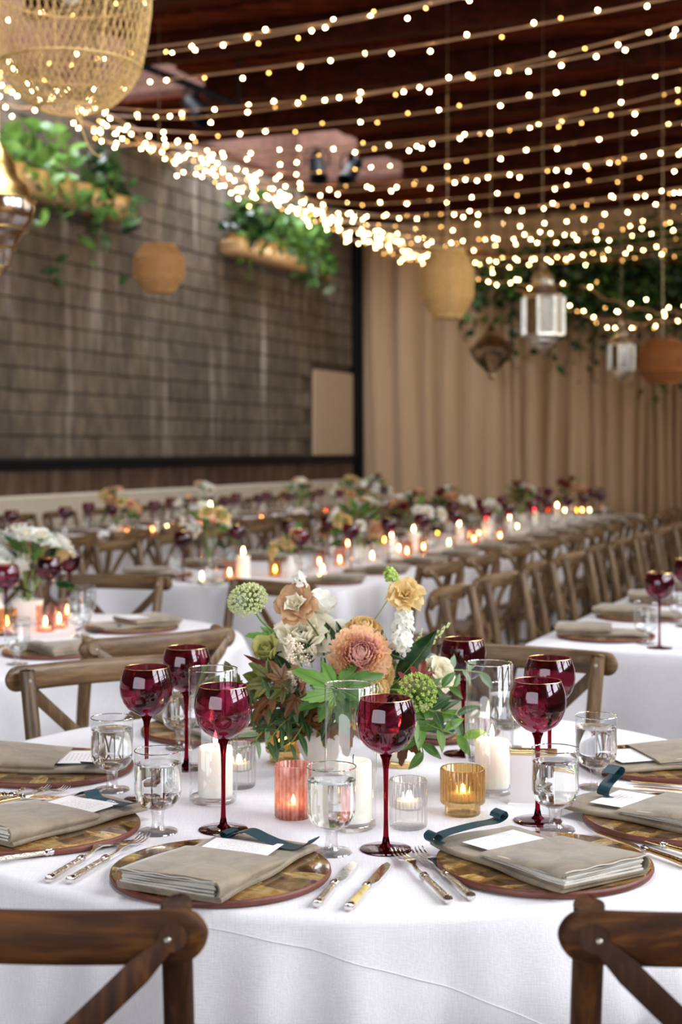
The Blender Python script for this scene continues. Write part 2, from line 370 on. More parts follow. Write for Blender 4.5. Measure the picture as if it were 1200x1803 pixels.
WR, WF = 2.6, -3.2                     # window wall (s) and roll-up door wall (t)
m['plaster'] = plain('warm_grey_plaster', srgb(120, 108, 98), 0.9, 0, 0.08, 4)
g = G(); wins = [(0.1, 1.9), (2.5, 4.3), (4.9, 6.4), (8.0, 9.6), (10.6, 12.2), (13.2, 14.8)]  # farther bays are added, unseen, to light the back tables
edges = [WF-0.2]+[q for w_ in wins for q in w_]+[CT+0.6]
for a, b in zip(edges[0::2], edges[1::2]): hallbox(g, WR, WR+0.2, a, b, 0, CZ+0.08)
for a, b in wins: hallbox(g, WR, WR+0.2, a, b, 0, 1.75); hallbox(g, WR, WR+0.2, a, b, 4.45, CZ+0.08)
wr = STR('wall_right', g, m['plaster'])
for a, b in wins:
    g = G()
    for k in (1, 2, 3): hallbox(g, WR+0.05, WR+0.10, a+(b-a)*k/4-0.02, a+(b-a)*k/4+0.02, 1.75, 4.45)
    for z in (2.4, 3.1, 3.8): hallbox(g, WR+0.05, WR+0.10, a, b, z-0.02, z+0.02)
    STR('window_bars', g, m['black'], wr)
g = G(); hallbox(g, WS-0.25, -4.6, WF-0.2, WF, 0, CZ+0.08); hallbox(g, 1.2, WR+0.2, WF-0.2, WF, 0, CZ+0.08); hallbox(g, -4.6, 1.2, WF-0.2, WF, 3.6, CZ+0.08); STR('wall_front', g, m['plaster'])
g = G(); hallbox(g, -14, 14, -12, CT+0.6, -0.1, 0.0); STR('floor', g, m['floor'])
# ceiling with two skylight wells beside the left wall
S0, S1, T0_, T1_ = WS-0.25, 2.8, -3.4, CT+0.6
holes = [(-7.54, -6.1, 8.2, 12.0), (-7.54, -5.75, 13.7, 16.7), (-3.7, -0.9, 2.3, 5.5)]  # last opening is added out of view to let the overhead fill in
ss = sorted({S0, S1, *[h[0] for h in holes], *[h[1] for h in holes]}); ts = sorted({T0_, T1_, *[h[2] for h in holes], *[h[3] for h in holes]})
g = G()
for i in range(len(ss)-1):
    for j in range(len(ts)-1):
        cs, ct = (ss[i]+ss[i+1])/2, (ts[j]+ts[j+1])/2
        if any(h[0] < cs < h[1] and h[2] < ct < h[3] for h in holes): continue
        hallbox(g, ss[i], ss[i+1], ts[j], ts[j+1], CZ, CZ+0.08)
ceiling = STR('ceiling', g, m['ceil'])
for k in range(34):                                   # boards running across the hall, one proud of the next
    t0 = 7.2+k*0.34; w0 = 0.30
    segs = [(S0+0.2, S1)]
    for h in holes:
        if t0+w0 > h[2] and t0 < h[3]: segs = [(h[1], S1)]
    for a0, a1 in segs:
        g = G(); hallbox(g, a0, a1, t0, t0+w0, CZ-0.03-0.02*(k % 2), CZ-0.002, 0, 0.008); STR('board', g, m['ceil'], ceiling)
for k in range(8):                                    # rafters
    t0 = 8.6+k*1.36
    a0 = S0+0.25
    for h in holes:
        if t0+0.12 > h[2]-0.1 and t0 < h[3]+0.1: a0 = h[1]+0.08
    g = G(); hallbox(g, a0, S1, t0, t0+0.11, CZ-0.26, CZ-0.05, 0, 0.01); STR('rafter', g, m['joist'], ceiling)
for h in holes:
    g = G()
    hallbox(g, h[0]-0.05, h[1]+0.05, h[3], h[3]+0.05, CZ+0.02, CZ+0.95); hallbox(g, h[0]-0.05, h[1]+0.05, h[2]-0.05, h[2], CZ+0.02, CZ+0.95)
    hallbox(g, h[1], h[1]+0.05, h[2], h[3], CZ+0.02, CZ+0.95); hallbox(g, h[0]-0.05, h[0], h[2], h[3], CZ+0.02, CZ+0.95)
    STR('skylight_well', g, m['well'], ceiling)
    if h[0] > -5:  # bars across the added opening only, unseen from the camera
        g = G()
        for k in range(1, 5): hallbox(g, h[0], h[1], h[2]+(h[3]-h[2])*k/5-0.02, h[2]+(h[3]-h[2])*k/5+0.02, CZ+0.5, CZ+0.54)
        for k in range(1, 4): hallbox(g, h[0]+(h[1]-h[0])*k/4-0.02, h[0]+(h[1]-h[0])*k/4+0.02, h[2], h[3], CZ+0.5, CZ+0.54)
        STR('added_opening_bars', g, m['black'], ceiling)

# left wall of concrete blocks
g = G(); hallbox(g, WS-0.25, WS-0.03, WF-0.2, CT+0.6, 0, CZ); wl = STR('wall_left', g, m['mortar'])
BW, BH = 0.406, 0.203
blocks = []
for r in range(17):
    z0 = 1.30+r*BH
    t = -3.0+(BW/2 if r % 2 else 0)
    while t < CT-0.02:
        if z0 < 2.42 and t+BW > 17.25 and r < 6: pass
        else: blocks.append((t, z0, min(BW, CT-t)))
        t += BW
blocks.sort(key=lambda b: -(b[0] >= 10.0)*100 + (b[0] < 10.0)*b[0])
vis = [b for b in blocks if b[0] > 10.1][:298]; rest = [b for b in blocks if b not in vis]
bm_cache = {}
def blockmesh(wd):
    k = round(wd, 2)
    if k not in bm_cache: bm_cache[k] = G().add(box(-0.05, 0.0, 0.004, wd-0.004, 0.006, BH-0.006, 0.008)).mesh('block', m['block'], 30)
    return bm_cache[k]
for (t, z, wd) in vis:
    o = OBJ('block', blockmesh(wd), wl, R(WS+rnd.uniform(-0.004, 0.006), t, z), (0, 0, RZ))
g = G()
for (t, z, wd) in rest: hallbox(g, WS-0.05, WS, t+0.006, t+wd-0.006, z+0.006, z+BH-0.006)
OBJ('block_courses', g.mesh('block_courses', m['block'], 30), wl, kind='stuff')
g = G(); hallbox(g, WS-0.02, WS+0.02, 17.2, CT, 1.30, 2.42, 0, 0.01); STR('panel', g, m['panel'], wl)
tpl = -3.0; k = 0
while tpl < CT-0.05:
    wd = min(rnd.choice([0.24, 0.3, 0.36, 0.2]), CT-tpl)
    g = G(); hallbox(g, WS-0.03, WS+0.012+rnd.uniform(0, 0.02), tpl+0.006, tpl+wd-0.006, 0.95, 1.21, 0, 0.008)
    STR('plank', g, m['plank'], wl); tpl += wd
g = G(); hallbox(g, WS-0.03, WS+0.12, WF, CT, 0.0, 0.975, 0, 0.015); o = STR('ledge', g, m['ledge'], wl)
g = G(); hallbox(g, WS-0.02, WS+0.07, WF, CT-0.02, 1.20, 1.29); hallbox(g, WS-0.02, WS+0.10, WF, CT-0.02, 1.275, 1.29); hallbox(g, WS-0.02, WS+0.10, WF, CT-0.02, 1.20, 1.215)
STR('trim_1', g, m['black'])
g = G(); hallbox(g, WS-0.02, WS+0.09, CT-0.11, CT-0.02, 0.0, CZ-0.02); hallbox(g, WS-0.02, WS+0.13, CT-0.03, CT-0.015, 0.0, CZ-0.02); STR('trim_2', g, m['black'])
g = G(); hallbox(g, WS-0.25, S1, CT+0.35, CT+0.55, 0, CZ); STR('wall_back', g, plain('brown_back_wall', srgb(128, 92, 62), 0.9, 0, 0.1))

# pleated drapes on the back wall
def drape(s0, s1, t, z1, pitch, seed, label):
    r_ = random.Random(seed); s1 += 0.07; n = int((s1-s0)/0.018); g = G(); v = []; f = []; zs = [0.02, 0.8, 1.6, 2.4, 3.2, 3.9, z1-0.12, z1]
    ph = r_.uniform(0, 6); a = []; s = s0
    cuts = []; x = 0
    while x < s1-s0+1: x += pitch*r_.uniform(0.55, 1.5); cuts.append(x)
    def prof(u):
        lo = 0
        for c in cuts:
            if u < c: return (u-lo)/(c-lo), cuts.index(c)
            lo = c
        return 0, 0
    depth = [r_.uniform(0.5, 1.25) for _ in cuts]
    for k, z in enumerate(zs):
        for i in range(n+1):
            u = (s1-s0)*i/n; q, ci = prof(u)
            am = 0.24*depth[ci]*(0.75+0.25*cos(1.7*z+ci))*(1.0 if z < z1-0.2 else 0.5)
            off = am*(abs(sin(pi*q))**0.65-0.5)+0.012*sin(31*u+z*0.6)
            v.append(tuple(R(s0+u+0.015*sin(z*1.3+ci), t-off, z)))
    for k in range(len(zs)-1):
        for i in range(n): f.append((k*(n+1)+i, k*(n+1)+i+1, (k+1)*(n+1)+i+1, (k+1)*(n+1)+i))
    g.add((v, f)); o = OBJ('drape_panel', g.mesh('drape_panel', m['drape'], 0)); md = o.modifiers.new('thickness', 'SOLIDIFY'); md.thickness = 0.006
    TAG(o, label, 'curtain', 'taupe drapes on the back wall'); return o
drape(WS+0.06, -5.75, CT+0.1, 4.52, 0.33, 1, 'taupe pleated drape at the corner beside the block wall')
drape(-5.75, -4.45, CT+0.1, 4.52, 0.22, 2, 'taupe pleated drape hanging behind the pale octagonal rattan lantern')
drape(-4.45, -3.55, CT+0.1, 4.52, 0.19, 3, 'taupe pleated drape hanging behind the bulbous bronze lantern and tall silver lantern')
drape(-3.55, -2.72, CT+0.1, 4.52, 0.17, 4, 'taupe pleated drape hanging behind the small dark silver lantern')
drape(-2.66, 0.2, CT+0.27, 4.52, 0.15, 5, 'darker set-back drape with narrow pleats behind the brown rattan lantern')

# ------------------------------------------------------------------ string lights
ICO = None
def icos(r, sub=1):
    import bmesh
    b = bmesh.new(); bmesh.ops.create_icosphere(b, subdivisions=sub, radius=r); v = [tuple(x.co) for x in b.verts]; f = [tuple(x.index for x in q.verts) for q in b.faces]; b.free(); return v, f
bulb_me = G().add(icos(0.0085, 2)).mesh('bulb', m['bulb']); bulb_dim = G().add(icos(0.007, 2)).mesh('bulb_dim', m['bulb_dim'])
def anchor(Y): return Vector((1.04+0.416*(Y-19), Y, 4.06-0.02*(Y-10.5)))
def strand(name, pts, label, n, jit, cat='string lights', group='fairy light strings', dim=0.22, wire_r=0.0065, jz=0.03):
    g = G().add(tube(pts, wire_r, 5)); root = OBJ(name, g.mesh(name, m['wire']))
    TAG(root, label, cat, group)
    L = [0]
    for a, b in zip(pts, pts[1:]): L.append(L[-1]+(b-a).length)
    for k in range(n):
        d = L[-1]*(k+0.5+rnd.uniform(-0.3, 0.3))/n
        i = max(j for j in range(len(L)) if L[j] <= d); i = min(i, len(pts)-2)
        p = pts[i].lerp(pts[i+1], (d-L[i])/max(1e-6, L[i+1]-L[i]))
        p = p+Vector((rnd.uniform(-jit, jit), rnd.uniform(-jit, jit), rnd.uniform(-jz-0.02, jz*0.6) if jz < 0.04 else rnd.uniform(-jz, jz)))
        OBJ('bulb', bulb_dim if rnd.random() < dim else bulb_me, root, p)
for q in range(3):
    pts = []
    for k in range(61):
        Y = 8.6+(19.2-8.6)*k/60; pts.append(anchor(Y)+Vector((rnd.uniform(-0.05, 0.05)+0.05*(q-1), 0, 0.05*(q-1)+0.06*sin(k*0.9+q*2))))
    strand('fairy_light_strand', pts, ['uppermost', 'middle', 'lowest'][2-q]+' of three bunched bulb strands running above the block wall', 106, 0.09, group='bunched bulb strands', jz=0.07)
NS = 22
for i in range(NS):
    tt = i/(NS-1); Ya = 9.05+10.0*tt
    if i % 3 == 1: Ya += 0.12
    a = anchor(Ya); pts = []
    sag0 = 1.6+0.5*sin(i*2.1); kq = 0.020+0.006*sin(i*1.7)
    for k in range(41):
        s = 8.2*k/40; z = a.z + kq*((s-sag0)**2-sag0**2) - 0.10*min(1, s)
        pts.append(Vector((a.x+PX[0]*s, a.y+PX[1]*s, z)))
    strand('fairy_light_string', pts, ORD[i]+' bulb string from the front, spanning the hall from the block wall', 36, 0.012)
for q, (x0, y0, x1, y1, Y, n, dip) in enumerate([(740, 470, 1000, 500, 17.2, 17, 10), (905, 505, 1220, 560, 17.0, 24, 30), (1020, 500, 1230, 545, 16.8, 10, 22)]):
    pts = [P(x0+(x1-x0)*k/14, y0+(y1-y0)*k/14+dip*4*(k/14)*(1-k/14)+4*sin(k*2+q), Y) for k in range(15)]
    strand('fairy_light_swag', pts, ['short bulb swag behind the octagonal rattan lantern', 'longer bulb swag across the dark greenery by the tall silver lantern', 'short bulb swag low on the greenery near the brown rattan lantern'][q], n, 0.06, group='bulb swags on the greenery', jz=0.12)
# ------------------------------------------------------------------ hanging lanterns, greenery, fixtures
def hang(o, p_top, z1=CZ-0.04, mat=None, r=0.003):
    g = G().add(tube([(0, 0, p_top), (0, 0, z1-o.location.z)], r, 6)); OBJ('cord', g.mesh('cord', mat or m['bronze']), o)
def rattan(loc, prof, label, mat, nd=44, rr=0.0022, rings=(0,), ribs=0, name='rattan_pendant', back=0):
    o = EMP(name, loc, 0, label, 'lantern')
    def rad(u):
        u = max(0, min(0.9999, u))*(len(prof)-1); i = int(u); q = u-i
        return prof[i][0]*(1-q)+prof[i+1][0]*q, prof[i][1]*(1-q)+prof[i+1][1]*q
    g = G()
    for sgn in (1, -1):
        for k in range(nd):
            pts = []
            for q in range(25):
                u = q/24; r, z = rad(u); a = 2*pi*k/nd+sgn*u*1.35; pts.append((r*cos(a), r*sin(a), z))
            g.add(tube(pts, rr, 4))
    w_ = OBJ('weave', g.mesh('weave', mat), o, kind='stuff')
    for u in rings:
        r, z = rad(u); pts = [(r*cos(2*pi*k/40), r*sin(2*pi*k/40), z) for k in range(41)]
        OBJ('ring', G().add(tube(pts, rr*2.6, 6)).mesh('ring', mat), o)
    for k in range(ribs):
        a = 2*pi*k/ribs+0.3; pts = [(rad(q/20)[0]*cos(a), rad(q/20)[0]*sin(a), rad(q/20)[1]) for q in range(21)]
        OBJ('rib', G().add(tube(pts, rr*1.7, 5)).mesh('rib', mat), o)
    return o
# large pendant, upper left
c = P(124, 100, 5.4)
o = rattan((c.x, c.y, c.z-0.195), [(0.115, 0.0), (0.175, 0.035), (0.225, 0.09), (0.262, 0.155), (0.284, 0.26), (0.300, 0.38), (0.300, 0.50), (0.26, 0.60), (0.16, 0.68), (0.09, 0.70)], 'large woven rattan pendant hanging at the top corner before the bulbs', m['rattan'], 62, 0.0020, (0, 0.333, 0.60, 0.99), 10)
hang(o, 0.70)
g = G().add(tube(smoothpath([(0.03, 0.0, 0.0), (0.045, 0.0, -0.08), (0.075, 0, -0.15), (0.105, 0, -0.175), (0.115, 0, -0.165)]), 0.003, 5)); OBJ('loose_strand', g.mesh('loose_strand', m['rattan']), o)
g = G().add(icos(0.035, 2)); OBJ('bulb', g.mesh('bulb_dimmed', m['ceramic']), o, (0, 0, 0.42))
# small plain drum, octagonal lantern, brown drum
def octo(px, py, Y, w, h, mat, label, dens=40):
    c = P(px, py, Y); r = w/2
    o = rattan((c.x, c.y, c.z-h/2), [(r*0.55, 0), (r*0.98, h*0.28), (r, h*0.5), (r*0.98, h*0.72), (r*0.62, h)], label, mat, dens, 0.0032, (0, 0.25, 0.75, 0.999), 10, 'rattan_lantern')
    OBJ('lining', G().add(lathe([(r*0.52, 0.005), (r*0.95, h*0.28), (r*0.96, h*0.72), (r*0.58, h-0.005)], 24)).mesh('lining', plain('lantern_lining', tuple(q*1.0 for q in mat.node_tree.nodes['Color Ramp'].color_ramp.elements[1].color[:3])+(1,), 0.8, 0, 0.1)), o)
    hang(o, h); return o
octo(280, 473, 10.6, 0.37, 0.335, m['rattan_tan'], 'small tan drum lantern hanging before the block wall')
octo(787, 500, 10.0, 0.365, 0.46, m['rattan'], 'pale octagonal rattan lantern hanging in front of the drapes')
octo(1166, 637, 11.0, 0.38, 0.32, m['rattan_brown'], 'brown rattan lantern half hidden among greenery by the right edge')
def metal_lantern(px, ytop, ybot, Y, w, label, mat, style):
    h = (ybot-ytop)/F*Y; c = P(px, ybot, Y); r = w/2; o = EMP('metal_lantern', c, 0.42, label, 'lantern')
    if style == 'tall':
        OBJ('crown', G().add(lathe([(r*0.98, h*0.60), (r*0.94, h*0.635), (r*0.66, h*0.69), (r*0.50, h*0.75), (r*0.46, h*0.80), (r*0.56, h*0.82), (r*0.40, h*0.88), (r*0.16, h*0.94), (0.012, h)], 8)).mesh('crown', mat, 20), o)
        OBJ('base', G().add(lathe([(0.006, 0), (r*0.12, h*0.03), (r*0.22, h*0.06), (r*0.46, h*0.08), (r*0.60, h*0.12), (r*0.64, h*0.16), (r*0.98, h*0.19), (r*0.98, h*0.21)], 8)).mesh('base', mat, 20), o)
        OBJ('inner_glass', G().add(lathe([(r*0.62, h*0.20), (r*0.62, h*0.61)], 8)).mesh('inner_glass', m['lantern_glass'], 20), o)
        for k in range(8):
            a = 2*pi*k/8; OBJ('post', G().add(tube([(r*0.95*cos(a), r*0.95*sin(a), h*0.20), (r*0.95*cos(a), r*0.95*sin(a), h*0.61)], r*0.09, 6)).mesh('post', mat), o)
            a += pi/8; q = r*0.86
            OBJ('pane', G().add(box(-r*0.3, r*0.3, -0.003, 0.003, h*0.215, h*0.595)).mesh('pane', m['lantern_glass']), o, (q*cos(a), q*sin(a), 0), (0, 0, a+pi/2))
    else:
        OBJ('crown', G().add(lathe([(r*0.96, h*0.60), (r*0.72, h*0.70), (r*0.40, h*0.78), (r*0.34, h*0.86), (r*0.15, h*0.93), (0.01, h)], 16)).mesh('crown', mat, 25), o)
        OBJ('bowl', G().add(lathe([(0.008, 0), (r*0.14, h*0.05), (r*0.12, h*0.10), (r*0.42, h*0.20), (r*0.78, h*0.34), (r*0.98, h*0.50), (r, h*0.56), (r*0.96, h*0.60)], 16, 8, r*0.02)).mesh('bowl', mat, 25), o)
        OBJ('band', G().add(lathe([(r*0.99, h*0.53), (r*1.05, h*0.56), (r*0.99, h*0.59)], 24)).mesh('band', mat), o)
    hang(o, h); return o
metal_lantern(955, 462, 622, 10.0, 0.30, 'tall silver lantern of mirrored glass panes hanging before the greenery', m['silver_lantern'], 'tall')
metal_lantern(1093, 566, 672, 12.0, 0.225, 'small dark silver lantern low beside the brown rattan lantern', m['silver_lantern'], 'tall')
metal_lantern(864, 570, 668, 11.0, 0.335, 'bulbous bronze lantern hanging under the octagonal rattan lantern', m['bronze'], 'bulb')
c = P(-3, 486, 5.0); o = EMP('brass_lantern', c, 0, 'amber brass lantern cut off at the edge below the large pendant', 'lantern')
OBJ('cap', G().add(lathe([(0.122, 0.26), (0.10, 0.31), (0.065, 0.345), (0.058, 0.385), (0.03, 0.43), (0.01, 0.46)], 20)).mesh('cap', m['brass']), o)
OBJ('glass_body', G().add(lathe([(0.03, 0.02), (0.045, 0.05), (0.05, 0.09), (0.085, 0.14), (0.115, 0.19), (0.126, 0.23), (0.122, 0.26)], 20)).mesh('glass_body', thin_glass('amber_lantern_glass', (0.85, 0.62, 0.32, 1), 0.15, 0.25)), o)
for z, r in ((0.03, 0.036), (0.095, 0.056), (0.16, 0.099), (0.262, 0.126)):
    OBJ('band', G().add(tube([(r*cos(2*pi*k/24), r*sin(2*pi*k/24), z) for k in range(25)], 0.006, 6)).mesh('band', m['brass']), o)
OBJ('finial', G().add(lathe([(0.002, 0), (0.014, 0.012), (0.022, 0.03), (0.01, 0.036)], 12)).mesh('finial', m['brass']), o)
hang(o, 0.46, mat=m['brass'])

def leaf_vf(L, W, bend=0.25, fold=0.25, nu=8, nv=2, tip=1.0, wave=0.0):
    v = []; f = []; n = 2*nv+1
    for i in range(nu+1):
        u = i/nu; wd = W*0.5*(sin(pi*min(1, u**0.85))**0.8 if 0 < u < 1 else 0.03)*(1-0.15*u*tip)
        for j in range(n):
            q = (j-nv)/nv; x = wd*q; y = L*u
            z = -bend*L*u*u + fold*abs(x) + wave*W*sin(9*u)*q
            v.append((x, y, z))
    for i in range(nu):
        for j in range(n-1): f.append((i*n+j, i*n+j+1, (i+1)*n+j+1, (i+1)*n+j))
    return v, f
def foliage(center, ext, n, L, mats, seed, hall=True, droop=0.0):
    r_ = random.Random(seed); g = G(); lf = leaf_vf(1, 0.55, 0.35, 0.2, 4, 1)
    for k in range(n):
        while True:
            q = Vector((r_.uniform(-1, 1), r_.uniform(-1, 1), r_.uniform(-1, 1)))
            if q.length < 1: break
        p = Vector((q.x*ext[0], q.y*ext[1], q.z*ext[2]))
        if droop and r_.random() < 0.3: p.z -= r_.random()**2*droop
        p = (R(p.x, p.y, p.z) if hall else p)
        mt = Matrix.Translation(p) @ Quaternion((r_.uniform(-1, 1), r_.uniform(-1, 1), r_.uniform(-1, 1), r_.uniform(-1, 1))).normalized().to_matrix().to_4x4() @ Matrix.Scale(L*r_.uniform(0.6, 1.3), 4)
        g.add(lf, r_.randrange(len(mats)), mt)
    return g.mesh('foliage', [m[k] for k in mats], 0)
# trough planters on the block wall
def planter(t0, t1, z, label, seed, blobs):
    o = EMP('wall_planter', R(WS+0.15, (t0+t1)/2, z), RZ, label, 'planter', 'planters on the block wall'); L = (t1-t0)/2
    g = G().add(box(-0.13, 0.12, -L, L, 0, 0.16, 0.02)); OBJ('trough', g.mesh('trough', plain('burlap_trough', srgb(206, 170, 124), 0.9, 0, 0.12, 20)), o)
    n = max(3, int((t1-t0)/0.34))
    for k in range(n):
        y = -L+(k+0.5)*2*L/n; OBJ('pot', G().add(lathe([(0.10, 0.0), (0.125, 0.2), (0.13, 0.21), (0.11, 0.21), (0.1, 0.15)], 16, cap0=True)).mesh('pot', m['rattan']), o, (0.02, y, 0.02))
    for i, (dt, dz, et, ez, nn, mats, dr) in enumerate(blobs):
        me = foliage((0, 0, 0), (0.2, et, ez), nn, 0.18, mats, seed+i, False, dr); OBJ('foliage', me, o, (0.06, dt, dz), kind='stuff')
planter(10.2, 12.3, 3.60, 'left planter of trailing greenery on the block wall near the large pendant', 11, [(-0.55, 0.36, 0.55, 0.30, 90, ('leaf', 'leaf_bright', 'leaf_bright'), 0.5), (0.55, 0.28, 0.5, 0.28, 70, ('leaf_olive', 'leaf_dark', 'leaf'), 0.7), (0.1, 0.0, 0.8, 0.28, 46, ('leaf', 'leaf_olive'), 0.9)])
planter(14.5, 17.2, 3.58, 'right planter of bushy greenery on the block wall nearer the drapes', 31, [(-0.95, 0.36, 0.38, 0.34, 110, ('leaf_dark', 'leaf'), 0.3), (0.35, 0.42, 0.95, 0.34, 240, ('leaf', 'leaf_bright', 'leaf_olive'), 0.3), (0.9, 0.10, 0.5, 0.2, 60, ('leaf_grey', 'leaf'), 0.3)])
# dark hanging greenery over the drapes
o = EMP('hanging_greenery', R(-2.6, CT-0.4, 3.72), RZ, 'dark leafy garland hung along the top of the drapes behind the lanterns', 'garland')
OBJ('branch', G().add(tube(smoothpath([(-3.2, 0, 0.25), (-2, 0, 0.1), (0, 0, 0.0), (2.0, 0, 0.2), (3.0, 0, 0.4)]), 0.03, 6)).mesh('branch', m['rattan_brown']), o)
for i, (s, z, es, ez, nn, dr) in enumerate([(-2.9, -0.1, 0.55, 0.35, 200, 0.9), (-1.9, -0.15, 0.7, 0.6, 560, 0.9), (-0.7, -0.1, 0.85, 0.65, 820, 1.2), (0.6, -0.05, 1.0, 0.7, 900, 1.3), (1.9, 0.0, 1.0, 0.7, 650, 0.8)]):
    OBJ('foliage', foliage((0, 0, 0), (es, 0.22, ez), nn, 0.16, ('leaf_dark', 'leaf_dark', 'leaf_olive', 'leaf'), 60+i, False, dr), o, (s, 0, z), kind='stuff')
for i, (s, L) in enumerate([(-2.55, 1.0), (-1.5, 1.2), (-0.35, 1.5), (0.25, 1.1)]):
    g = G(); lf = leaf_vf(0.12, 0.07, 0.3, 0.2, 3, 1)
    for k in range(16): g.add(lf, 0, Matrix.Translation((0.06*sin(k*2.3), 0.05*cos(k*1.7), -L*k/16)) @ Matrix.Rotation(k*2.4, 4, 'Z') @ Matrix.Rotation(-0.7, 4, 'X'))
    g.add(tube([(0, 0, 0), (0.03, 0, -L/2), (0, 0, -L)], 0.006, 5)); OBJ('trailing_vine', g.mesh('trailing_vine', m['leaf_dark'], 0), o, (s, -0.1, -0.3), kind='stuff')
# black stage lights on a pipe under the ceiling
pp = [P(240, 112, 11.2), P(420, 185, 12.0)]
o = OBJ('ceiling_pipe', G().add(tube([pp[0], pp[0].lerp(pp[1], 0.5), pp[1]], 0.03, 8)).mesh('ceiling_pipe', m['black'])); TAG(o, 'black pipe slung under the ceiling behind the large rattan pendant', 'pipe')
for e in pp:
    OBJ('hanger', G().add(tube([e, (e.x, e.y, CZ-0.02)], 0.012, 6)).mesh('hanger', m['black']), o)
def stage_light(px, py, Y, rz, tilt, label):
    c = P(px, py, Y); o = EMP('stage_light', c, rz, label, 'light', 'black stage lights')
    OBJ('housing', G().add(lathe([(0.0, -0.16), (0.07, -0.15), (0.085, -0.05), (0.085, 0.10), (0.10, 0.16), (0.10, 0.19), (0.08, 0.19), (0.07, 0.12)], 18)).mesh('housing', m['black']), o, (0, 0, 0), (tilt, 0, 0))
    OBJ('yoke', G().add(tube(smoothpath([(-0.12, 0, 0), (-0.12, 0, 0.14), (0, 0, 0.2), (0.12, 0, 0.14), (0.12, 0, 0)], 5), 0.012, 6)).mesh('yoke', m['black']), o)
    OBJ('clamp', G().add(box(-0.03, 0.03, -0.03, 0.03, 0.19, CZ-0.24-c.z, 0.006)).mesh('clamp', m['black']), o)
stage_light(345, 192, 12.6, 0.6, 2.2, 'black stage light on the ceiling beside the slung pipe')
stage_light(558, 292, 15.4, 0.2, 2.6, 'left black stage light above the right wall planter')
stage_light(618, 300, 15.6, -0.5, 2.4, 'right black stage light above the corner of drapes and block wall')
# ------------------------------------------------------------------ tables and cloths
def cloth_round(name, c, r, seed, label, dents=(), n=420, seam=False):
    rr = random.Random(seed); g = G(); v = []; f = []
    ph = [rr.uniform(0, 6.28) for _ in range(6)]
    ds = [0.004, 0.012, 0.03, 0.06, 0.10, 0.16, 0.24, 0.34, 0.46, 0.60, 0.745]
    tops = [0.12, 0.3, 0.5, 0.7, 0.82, 0.9, 0.96, 0.985]
    def fold(a):
        q = 0.8*sin(22*a+ph[0]+0.9*sin(5*a+ph[3]))+0.7*sin(35*a+ph[1]+1.3*sin(7*a))+0.3*sin(54*a+ph[2])+1.5*sin(9*a+ph[4])
        return q
    v.append((0, 0, TZ))
    rows = []
    for k in tops: rows.append([(k*r*cos(2*pi*i/n), k*r*sin(2*pi*i/n), TZ) for i in range(n)])
    def rad(a, d):
        grow = 1-exp(-max(0, d-0.01)/0.11)
        R_ = r + min(d, 0.012)*0.55 + 0.05*d + 0.0185*grow*fold(a) + 0.02*grow
        for (da, wd, dp) in dents:
            x = (a-da+pi) % (2*pi)-pi; sm = max(0, min(1, (d-0.16)/0.14)); R_ -= dp*sm*exp(-(x/wd)**4)
        return R_
    for d in ds:
        row = []
        for i in range(n):
            a = 2*pi*i/n; R_ = rad(a, d)
            z = TZ - d if d > 0.02 else TZ-(0.012-sqrt(max(0, 0.012**2-min(d, 0.012)**2)) if d <= 0.012 else d)
            row.append((R_*cos(a), R_*sin(a), z))
        rows.append(row)
    for row in rows: v += row
    for i in range(n): f.append((0, 1+i, 1+(i+1) % n))
    for k in range(len(rows)-1):
        for i in range(n): f.append((1+k*n+i, 1+(k+1)*n+i, 1+(k+1)*n+(i+1) % n, 1+k*n+(i+1) % n))
    g.add((v, f)); o = OBJ(name, g.mesh(name, m['cloth'], 0), None, (c[0], c[1], 0)); TAG(o, label, 'tablecloth', 'white linen tablecloths')
    if seam:
        pts = []
        for k in range(61):
            q = k/60; a = radians(-106+46*q); d = 0.018+0.22*q**1.7; R_ = rad(a, d)+0.0006; pts.append((R_*cos(a), R_*sin(a), TZ-d))
        OBJ('seam', G().add(tube(pts, 0.0008, 6)).mesh('seam', m['cloth']), o)
    return o
